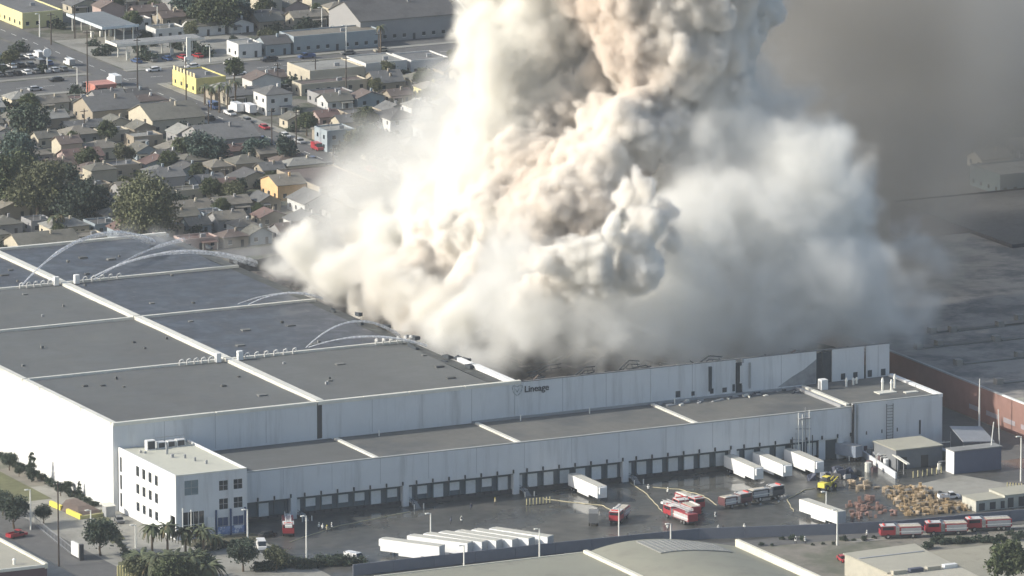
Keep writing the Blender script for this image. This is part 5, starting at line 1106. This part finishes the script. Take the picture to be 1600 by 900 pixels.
bushy(148, 342, 12, 9, 'dark tree just left of the huge tree', 72, leafB, 4000, .7, .3)
bushy(95, 300, 12, 10, 'dark tree at the right of the left grove', 73, leafB, 4000, .7, .4)
bushy(325, 262, 13, 10, 'blue green tree mid block above the orange house', 51, leafD, 5500, .65, .2)
bushy(280, 255, 9, 8, 'small tree left of the mid block blue green tree', 52, leafA, 3500, .65, .2)
bushy(335, 50, 20, 14, 'broad green tree beyond the petrol station', 53, leafA, 6500, .8, .3)
bushy(300, 35, 14, 12, 'green tree left of the broad tree beyond the petrol station', 54, leafD, 4500, .8, .3)
bushy(372, 42, 13, 9, 'grey green tree beyond the shops', 55, leafD, 4500, .8, .3)
bushy(398, 15, 14, 11, 'bright green tree at the top near the smoke side', 56, leafA, 4500, .8, .3)
bushy(375, 305, 5, 5, 'small bush left of the orange and cream house', 57, leafB, 2000, .5, 0)
bushy(215, 3, 16, 12, 'dark tree at the top edge', 58, leafB, 4000, .8, .3)
tr_spots = 0; used = set()
for k in range(1500):
    if tr_spots >= 75: break
    x = rnd.uniform(110, 420); y = rnd.uniform(318, 800)
    U_, V_ = px(x, y, 3)
    if not (-20 < U_ < 760 and V_ > -20) or clash(x-1.3, y-1.3, x+1.3, y+1.3, .1) or 225 < x < 245 or 551 < y < 585 or 698 < y < 714: continue
    tr_spots += 1; placed.append((x-1.5, y-1.5, x+1.5, y+1.5))
    near = sorted([h_ for h_ in bpy.data.objects if h_.get('category') == 'house' and ' of avenue' in h_['label']], key=lambda h_: (h_.location.x+5-x)**2+(h_.location.y+4-y)**2)[0]['label'].split('house, ')[1]
    LAB = f'small garden tree next to {near.split(" of avenue")[0]} house of avenue{near.split(" of avenue")[1]}'
    if LAB in used: continue
    used.add(LAB); o = tree(LAB, (x, y, 0), gt_t, [gt_c, gt_c2][k % 2], 'garden trees of the neighbourhood', rz=k, sc=rnd.uniform(.42, .8))
for u, v, h, lab in ((330, 172, 7, 'palm left in the grove beside the yellow shop'), (343, 176, 8.5, 'palm second in the grove beside the yellow shop'), (356, 172, 7.5, 'palm third in the grove beside the yellow shop'), (368, 168, 8, 'palm at the right of the grove beside the yellow shop'), (320, 164, 6, 'short palm nearest the yellow shop'), (84, 372, 6.2, 'left of two stout palms behind the rear roof edge'), (96, 370, 6.2, 'right of two stout palms behind the rear roof edge'), (150, 380, 2.2, 'low dry palm clump behind the roof edge'), (595, 95, 11, 'tall thin palm at the smoke side of the strip mall')):
    p = at(u, v); palm(lab, (p.x, p.y, 0), h, .62, 'palms of the neighbourhood', n=18)
ns = 0
for k in range(900):
    if ns >= 130: break
    x = rnd.uniform(75, 330); y = rnd.uniform(318, 700)
    U_, V_ = px(x, y, 1)
    if not (-10 < U_ < 740 and V_ > -10) or clash(x-.8, y-.8, x+.8, y+.8, .05) or 225 < x < 245 or 551 < y < 585: continue
    ns += 1; o = link('shrub', sh_c, None, (x, y, 0), k); o.scale = (rnd.uniform(.9, 2.2),)*3; setp(o, 'dark low shrub in the gardens between the town houses', 'shrub', 'garden shrubs of the neighbourhood')
bushy(1592, 225, 16, 11, 'dark tree at the right edge behind the thin smoke', 61, leafB, 4000, .8, 0)
bushy(1548, 250, 14, 8, 'dark bush left of the tree at the right edge', 62, leafB, 3500, .8, 0)
# ---- poles of the town
for a_ in ((137, 48, 146, 'tall dark pole at the near left corner of the crossroads'), (215, 60, 142, 'dark pole in the middle of the crossroads picture'), (291, 92, 163, 'dark pole before the yellow shop'), (541, 88, 146, 'dark pole before the strip mall roof'), (434, 98, 138, 'dark pole left of the strip mall'), (493, 92, 130, 'dark pole in front of the cream mall wall'), (425, 170, 252, 'dark pole at the conifer by the avenue'), (463, 172, 236, 'dark pole left of the blue two storey house'), (326, 160, 204, 'short dark pole below the palms'), (521, 230, 272, 'dark pole right of the conifers at the kerb'), (80, 20, 70, 'dark pole beside the top left shop'), (117, 8, 60, 'thick dark pole by the carport canopy'), (352, 262, 302, 'dark pole mid block above the huge tree'), (592, 50, 98, 'dark pole beyond the strip mall'), (667, 150, 182, 'dark pole right of the small yellow house'), (132, 170, 214, 'dark pole among the houses on the left')): pole(*a_, 'utility')
for a_ in ((62, 22, 58, 'pale pole in front of the top left shop'), (121, 105, 145, 'pale pole left of the dark corner pole'), (246, 10, 42, 'pale pole under the top canopy'), (328, 72, 98, 'pale pole under the petrol canopy'), (503, 12, 42, 'pale pole above the long blue grey block'), (541, 40, 78, 'pale pole at the blue doors')):
    pole(*a_[:3], a_[3], 'lamp')
# ---- cars of the town
def place_cars(specs, base, group):
    cols = ['white', 'silver', 'black', 'grey', 'red', 'blue', 'beige', 'white', 'grey']
    for k, (x, y, rz_) in enumerate(specs):
        c_ = rnd.choice(cols); kd = rnd.choices(['car', 'van', 'pickup'], [7, 1.5, 1.5])[0]
        car(c_, f"{c_} {kd} parked {ORD[min(k, 17)] if k < 17 else 'last'} {base}", (x, y, 0.03), rz_, group, kd)
place_cars([(231, 318+k*12.5+rnd.uniform(-2, 2), pi/2) for k in range(16)], 'from the warehouse along the left kerb of the avenue', 'cars along the left avenue kerb')
place_cars([(239.6, 320+k*12.5+rnd.uniform(-2, 2), -pi/2) for k in range(16)], 'from the warehouse along the right kerb of the avenue', 'cars along the right avenue kerb')
place_cars([(248+k*11+rnd.uniform(-2, 2), 558, 0) for k in range(8)], 'from the crossroads along the near kerb of the cross street', 'cars along the near cross street kerb')
place_cars([(248+k*13+rnd.uniform(-2, 2), 575.5, pi) for k in range(7)], 'from the crossroads along the far kerb of the cross street', 'cars along the far cross street kerb')
place_cars([(222-k*9+rnd.uniform(-2, 2), [561, 573][k % 2], pi*(k % 2)) for k in range(3)], 'from the crossroads on the left arm of the cross street', 'cars on the left arm of the cross street')
place_cars([(224-k*3.1, 589, pi/2) for k in range(8)], 'from the avenue in the front row of the car lot', 'cars in the front row of the car lot')
place_cars([(224-k*3.1, 601, pi/2) for k in range(7)], 'from the avenue in the second row of the car lot', 'cars in the second row of the car lot')
place_cars([(226-k*3.1, 614, pi/2) for k in range(5)], 'from the avenue in the third row of the car lot', 'cars in the third row of the car lot')
place_cars([(250+k*5.2, 592, pi/2+.1) for k in range(5)], 'from the left in front of the petrol canopy', 'cars at the petrol station')
place_cars([(272+k*4.6, 527, pi/2) for k in range(10)], 'from the left in the strip mall car park', 'cars in the strip mall car park')
place_cars([(256+k*4.4, 470, pi/2) for k in range(4)], 'from the avenue beside the white two storey house', 'cars by the white two storey house')
for u, v, lab, kd in ((372, 224, 'white box truck parked beside the avenue above the orange house', 'boxtruck'), (178, 132, 'white delivery truck crossing at the crossroads', 'boxtruck'), (298, 171, 'white van on the avenue below the yellow shop', 'van'), (368, 176, 'white box truck left of two right of the palms', 'boxtruck'), (388, 178, 'white box truck right of two right of the palms', 'boxtruck'), (108, 102, 'white van turning off the avenue near the car lot', 'van')):
    p = at(u, v); car('white', lab, (p.x, p.y, .03), pi/2, None, kd)
# ================================================================ SMOKE
def smoke_material(name, colours, density, scale, aniso=0.0):
    m = bpy.data.materials.new(name); m.use_nodes = True
    t = NT(m.node_tree); t.n.clear()
    out = t.n.new('ShaderNodeOutputMaterial'); pv = t.n.new('ShaderNodeVolumePrincipled')
    tc = t.n.new('ShaderNodeTexCoord')
    f = t.noise(tc.outputs['Object'], scale, 1.0)
    cr = t.n.new('ShaderNodeValToRGB'); t.l.new(f, cr.inputs[0])
    e = cr.color_ramp.elements
    e[0].position, e[0].color = colours[0][0], (*colours[0][1], 1)
    e[1].position, e[1].color = colours[-1][0], (*colours[-1][1], 1)
    for p, c in colours[1:-1]:
        x = e.new(p); x.color = (*c, 1)
    t.l.new(cr.outputs[0], pv.inputs['Color'])
    pv.inputs['Density'].default_value = density
    pv.inputs['Anisotropy'].default_value = aniso
    t.l.new(pv.outputs[0], out.inputs['Volume'])
    return m

def smoke_volume(name, label, puffs, lo, hi, vox, mat, edge, bumps, floor=None, warp=6.0, fade=None):
    """puffs: (x, y, z, r) centres. The density grid is the union of the puffs,
    pushed in and out by billow-shaped noise, with an edge of the given softness."""
    lo = Vector(lo); hi = Vector(hi)
    me = bpy.data.meshes.new(name)
    me.from_pydata([p[:3] for p in puffs], [], [])
    at_r = me.attributes.new('radius', 'FLOAT', 'POINT')
    classes = sorted({p[3] for p in puffs})
    for i, p in enumerate(puffs): at_r.data[i].value = p[3]
    ob = bpy.data.objects.new(name, me); scene.collection.objects.link(ob)
    me.materials.append(mat)
    ng = bpy.data.node_groups.new(name, 'GeometryNodeTree')
    ng.interface.new_socket('Geometry', in_out='INPUT', socket_type='NodeSocketGeometry')
    ng.interface.new_socket('Geometry', in_out='OUTPUT', socket_type='NodeSocketGeometry')
    t = NT(ng); gi = t.n.new('NodeGroupInput'); go = t.n.new('NodeGroupOutput')
    pos = t.n.new('GeometryNodeInputPosition').outputs[0]
    w = t.vm('SUBTRACT', t.noise(pos, 1/22.0, 2, 0.5, True), (0.5, 0.5, 0.5))
    wpos = t.vm('ADD', pos, t.vm('SCALE', w, None, warp*2))
    na = t.n.new('GeometryNodeInputNamedAttribute'); na.data_type = 'FLOAT'; na.inputs['Name'].default_value = 'radius'
    d = None
    for r in classes:
        cmpn = t.n.new('FunctionNodeCompare'); cmpn.data_type = 'FLOAT'; cmpn.operation = 'EQUAL'
        t.l.new(na.outputs[0], cmpn.inputs[0]); cmpn.inputs[1].default_value = r; cmpn.inputs['Epsilon'].default_value = 0.01
        sep = t.n.new('GeometryNodeSeparateGeometry'); sep.domain = 'POINT'
        t.l.new(gi.outputs[0], sep.inputs[0]); t.l.new(cmpn.outputs[0], sep.inputs[1])
        pr = t.n.new('GeometryNodeProximity'); pr.target_element = 'POINTS'
        t.l.new(sep.outputs[0], pr.inputs[0]); t.l.new(wpos, pr.inputs['Sample Position'])
        dk = t.math('SUBTRACT', pr.outputs['Distance'], r)
        if d is None: d = dk
        else:
            sm = t.n.new('ShaderNodeMath'); sm.operation = 'SMOOTH_MIN'
            t.l.new(d, sm.inputs[0]); t.l.new(dk, sm.inputs[1]); sm.inputs[2].default_value = min(3.0, r*0.35)
            d = sm.outputs[0]
    for kind, size, amp in bumps:
        if kind == 'v': b = t.math('MULTIPLY', t.math('SUBTRACT', t.vor(wpos, 1/size), 0.42), amp)
        else: b = t.math('MULTIPLY', t.math('SUBTRACT', t.noise(pos, 1/size, 3, 0.6), 0.5), amp)
        d = t.math('ADD', d, b)
    den = t.mr(d, 0.0, -edge, 0.0, 1.0, True)
    sx = t.n.new('ShaderNodeSeparateXYZ'); t.l.new(pos, sx.inputs[0])
    if floor is not None:
        den = t.math('MULTIPLY', den, t.mr(sx.outputs[2], floor, floor+0.7, 0.0, 1.0))
    if fade is not None:       # ragged thinning towards the outer box faces
        for ax in (0, 1, 2):
            den = t.math('MULTIPLY', den, t.mr(sx.outputs[ax], hi[ax]-fade[ax], hi[ax]-1, 1.0, 0.0))
    vc = t.n.new('GeometryNodeVolumeCube')
    t.l.new(den, vc.inputs['Density'])
    vc.inputs['Min'].default_value = lo; vc.inputs['Max'].default_value = hi
    for i, a in enumerate('XYZ'): vc.inputs['Resolution '+a].default_value = int((hi[i]-lo[i])/vox)
    sm = t.n.new('GeometryNodeSetMaterial'); sm.inputs['Material'].default_value = mat
    t.l.new(vc.outputs[0], sm.inputs[0]); t.l.new(sm.outputs[0], go.inputs[0])
    md = ob.modifiers.new('grid', 'NODES'); md.node_group = ng
    ob['label'] = label; ob['kind'] = 'stuff'
    return ob

def puff_px(lst):
    out = []
    for u, v, y, r in lst:
        p = at_y(u, v, y); out.append((p.x, p.y, p.z, float(r)))
    return out

HARD = puff_px([
  # rolling heads low in the middle
  (650,480,130,9),(640,510,125,4.5),(690,440,130,14),(690,505,110,4.5),(720,470,105,9),(725,510,95,4.5),(750,430,105,9),(590,490,150,4.5),(600,455,155,9),
  (700,380,140,14),(750,370,115,14),(850,250,112,14),(860,180,118,14),(800,330,108,14),(660,420,150,9),(560,455,168,4.5),(540,440,172,9),(620,430,158,9),(570,420,172,9),
  # right cauliflower heads
  (985,20,110,20),(1060,70,95,20),(1120,50,100,14),(1000,90,100,14),(1150,100,105,9),(930,110,110,9),(1080,130,95,9),(1030,150,90,9),(1120,150,100,9),
  (975,180,85,9),(1060,195,85,9),(940,200,95,9),(1105,205,95,9),(1010,230,85,9),(1050,-60,100,28),(960,-60,120,28),(1140,0,105,14),
  (930,260,90,14),(900,310,90,14),(870,330,95,14),(980,250,90,9),
  # sharp little clump
  (975,300,45,4.5),(1000,310,43,4.5),(1030,300,45,4.5),(960,335,43,4.5),(990,335,41,4.5),(1020,335,41,4.5),(1040,320,45,4.5),(950,365,41,4.5),(980,370,40,4.5),(1010,370,40,4.5),
  (925,375,43,4.5),(900,395,43,4.5),(930,400,40,4.5),(960,400,39,4.5),(990,400,41,9),(890,410,45,4.5),(860,400,49,4.5),(840,420,53,4.5),(930,430,43,9),(880,430,49,9),(850,450,55,9),(1010,360,51,9),
])
MIDS = puff_px([
  # torn bright smoke: the low left front and the tall pale left side of the column
  (480,440,185,4.5),(530,425,180,4.5),(545,410,180,4.5),(560,430,170,9),(545,465,165,4.5),(510,432,188,2.5),(465,425,192,2.5),
  (620,410,165,14),(560,385,190,9),(640,370,165,9),(600,350,190,9),
  (735,320,130,14),(790,330,110,14),(790,260,130,20),(820,200,125,20),(830,130,125,20),(820,60,125,20),(835,0,130,20),(860,-80,130,28),
  (870,100,130,20),(890,30,130,20),(795,150,135,14),(780,60,140,14),(760,200,135,14),(720,270,140,9),(700,330,150,14),
])
SOFT = puff_px([
  (690,240,205,9),(670,330,195,14),(610,365,195,9),
  (800,420,72,14),(790,480,62,14),(760,500,66,9),(820,530,50,9),(840,500,52,14),(800,555,44,4.5),(860,540,44,9),(900,500,50,14),(900,550,42,9),(960,470,50,14),(950,530,45,14),(1000,520,45,14),
  (1040,430,56,20),(1100,470,54,20),(1060,520,46,14),(1120,530,46,14),(1180,480,54,20),(1180,520,46,14),(1240,500,50,14),(1250,440,55,20),(1300,480,52,14),(1330,430,58,20),(1340,500,50,14),(1380,480,52,14),(1375,420,62,9),(1415,400,66,9),
  (1100,380,60,20),(1170,340,62,20),(1240,360,62,20),(1290,340,64,20),(1250,280,68,20),(1200,260,72,14),(1280,250,72,14),(1260,215,76,9),(1310,220,76,9),(1340,300,68,14),(1150,290,68,14),(1100,270,72,14),(1370,350,66,9),(1395,540,60,9),(1400,500,70,9),
  (1100,235,76,14),(1150,240,78,14),(1130,190,84,14),(1190,215,84,14),(1185,70,102,9),(1195,120,100,9),(1205,165,96,9),(1170,150,92,14),(1185,20,106,9),
])
VEIL = puff_px([(430,405,200,9),(480,385,205,14),(520,355,210,14),(560,325,215,20),(600,295,220,20),(640,260,220,20),(685,215,220,20),(720,170,215,20),(640,330,205,20),(590,360,205,14),(510,395,200,14),(700,280,195,20),(450,415,196,9)])
_r = random.Random(5)
for k in range(18):
    y = 84+k*5.6; MIDS.append((114+_r.uniform(-2.5, 3), y, 21+_r.uniform(-1, 2.5), 4.5)); MIDS.append((119+_r.uniform(-3, 5), y, 24+_r.uniform(-1, 5), 4.5 if k % 3 else 9.0))
for k in range(20):
    x = 113+k*4.9
    if k < 3: continue
    if k % 4 != 3: SOFT.append((x, 34+_r.uniform(0, 5), 19+_r.uniform(-1.5, 2.0), 4.5))
    SOFT.append((x+2, 46+_r.uniform(0, 6), 20+_r.uniform(-2, 3), 9.0))
for k in range(4, 10): SOFT.append((112+_r.uniform(0, 3), 34+k*6, 20.5, 4.5)); SOFT.append((118, 40+k*6, 20, 9.0))
W1 = smoke_material('thick_smoke', [(0.33,(0.93,0.86,0.79)), (0.45,(0.978,0.952,0.912)), (0.60,(0.995,0.984,0.952))], 1.3, 1/60.0)
W5 = smoke_material('torn_smoke', [(0.35,(0.955,0.93,0.88)), (0.52,(0.988,0.98,0.945))], 0.45, 1/60.0)
W2 = smoke_material('soft_smoke', [(0.35,(0.945,0.945,0.925)), (0.6,(0.985,0.985,0.965))], 0.17, 1/45.0)
W3 = smoke_material('thin_smoke', [(0.36,(0.34,0.33,0.31)), (0.62,(0.62,0.61,0.585))], 0.021, 1/48.0)
W4 = smoke_material('plume_top_smoke', [(0.35,(0.93,0.90,0.86)), (0.6,(0.98,0.97,0.95))], 0.12, 1/60.0)
smoke_volume('smoke_column', 'thick cream and brown smoke billowing up from the collapsed roof', HARD, (100,29,12), (265,205,150), 0.75, W1, 2.2,
   [('v',17.0,7.0),('v',8.0,5.0),('v',3.8,3.2),('v',2.2,1.5),('n',3.2,2.0)], floor=12.5, warp=5.0)
smoke_volume('smoke_torn', 'bright torn smoke streaming up the left side of the column', MIDS, (92,60,12), (250,260,150), 0.85, W5, 5.5,
   [('v',17.0,6.5),('v',7.0,4.6),('v',3.6,2.6),('n',12.0,11.0),('n',4.0,6.0)], floor=12.5, warp=7.0)
smoke_volume('smoke_bank', 'soft grey white smoke spreading right along the front wall', SOFT, (92,27.3,12), (300,270,125), 1.0, W2, 10.0,
   [('v',16.0,7.0),('v',6.5,5.0),('v',3.6,2.2),('n',22.0,18.0),('n',6.0,9.0)], floor=12.5, warp=8.0)
W7 = smoke_material('veil_smoke', [(0.35,(0.93,0.93,0.91)), (0.6,(0.97,0.97,0.95))], 0.075, 1/45.0)
smoke_volume('smoke_veil', 'thin pale smoke veil over the houses left of the column', VEIL, (80,120,12), (240,290,110), 1.5, W7, 13.0,
   [('v',14.0,6.0),('n',20.0,16.0),('n',7.0,9.0)], floor=14.0, warp=8.0)
W6 = smoke_material('water_mist', [(0.35,(0.95,0.97,0.99)), (0.6,(0.98,0.99,1.0))], 0.035, 1/30.0)
MIST = [(97,222,24,4.5),(102,214,23,4.5),(92,228,25,4.5),(108,204,24,4.5),(111,193,23,4.5),(105,189,23,4.5),(106,140,22,2.5),(107,92,22,2.5),(104,86,22,2.5),(100,228,22,4.5),(88,226,25,4.5),(80,218,25,2.5),(96,212,24,4.5),(106,143,23,2.5),(102,139,23,2.5),(85,231,24,2.5)]
smoke_volume('water_mist', 'thin mist where the hose jets fall on the rear roof', MIST, (76,70,21.6), (122,240,34), 0.7, W6, 5.0, [('n',6.0,7.0)], floor=21.7, warp=4.0)
DRIFT = puff_px([(1250,60,190,55),(1400,90,190,55),(1330,200,170,35),(1400,320,150,22),(1520,30,260,55),(1250,300,160,55),(1330,380,130,35),(1430,430,110,22),(1450,60,300,55)])
smoke_volume('smoke_drift', 'thin grey smoke drifting away over the blocks on the right', DRIFT, (170,60,1), (560,480,170), 3.2, W3, 24.0,
   [('n',40.0,52.0),('n',14.0,26.0)], floor=None, warp=12.0)
HIGH = [(150,130,165,28.0),(165,120,195,28.0),(185,135,225,55.0),(230,150,240,55.0),(140,115,150,28.0),(180,100,150,28.0),(290,170,250,55.0),(210,110,180,28.0)]
smoke_volume('smoke_plume_top', 'the leaning head of the smoke column above the burning warehouse', HIGH, (90,40,138), (380,280,320), 3.5, W4, 6.0,
   [('v',30.0,16.0),('v',13.0,7.0)], floor=139, warp=10.0)

# ================================================================ HAZE
hm = bpy.data.materials.new('haze'); hm.use_nodes = True; t = NT(hm.node_tree); t.n.clear()
o_ = t.n.new('ShaderNodeOutputMaterial'); pv = t.n.new('ShaderNodeVolumePrincipled'); pv.inputs['Color'].default_value = (0.86, 0.93, 1.0, 1); pv.inputs['Density'].default_value = 2.8e-5
t.l.new(pv.outputs[0], o_.inputs['Volume'])
hz = part('haze', MB().box(-3100, -2700, -1.1, 4300, 4700, 480), hm); hz['kind'] = 'stuff'
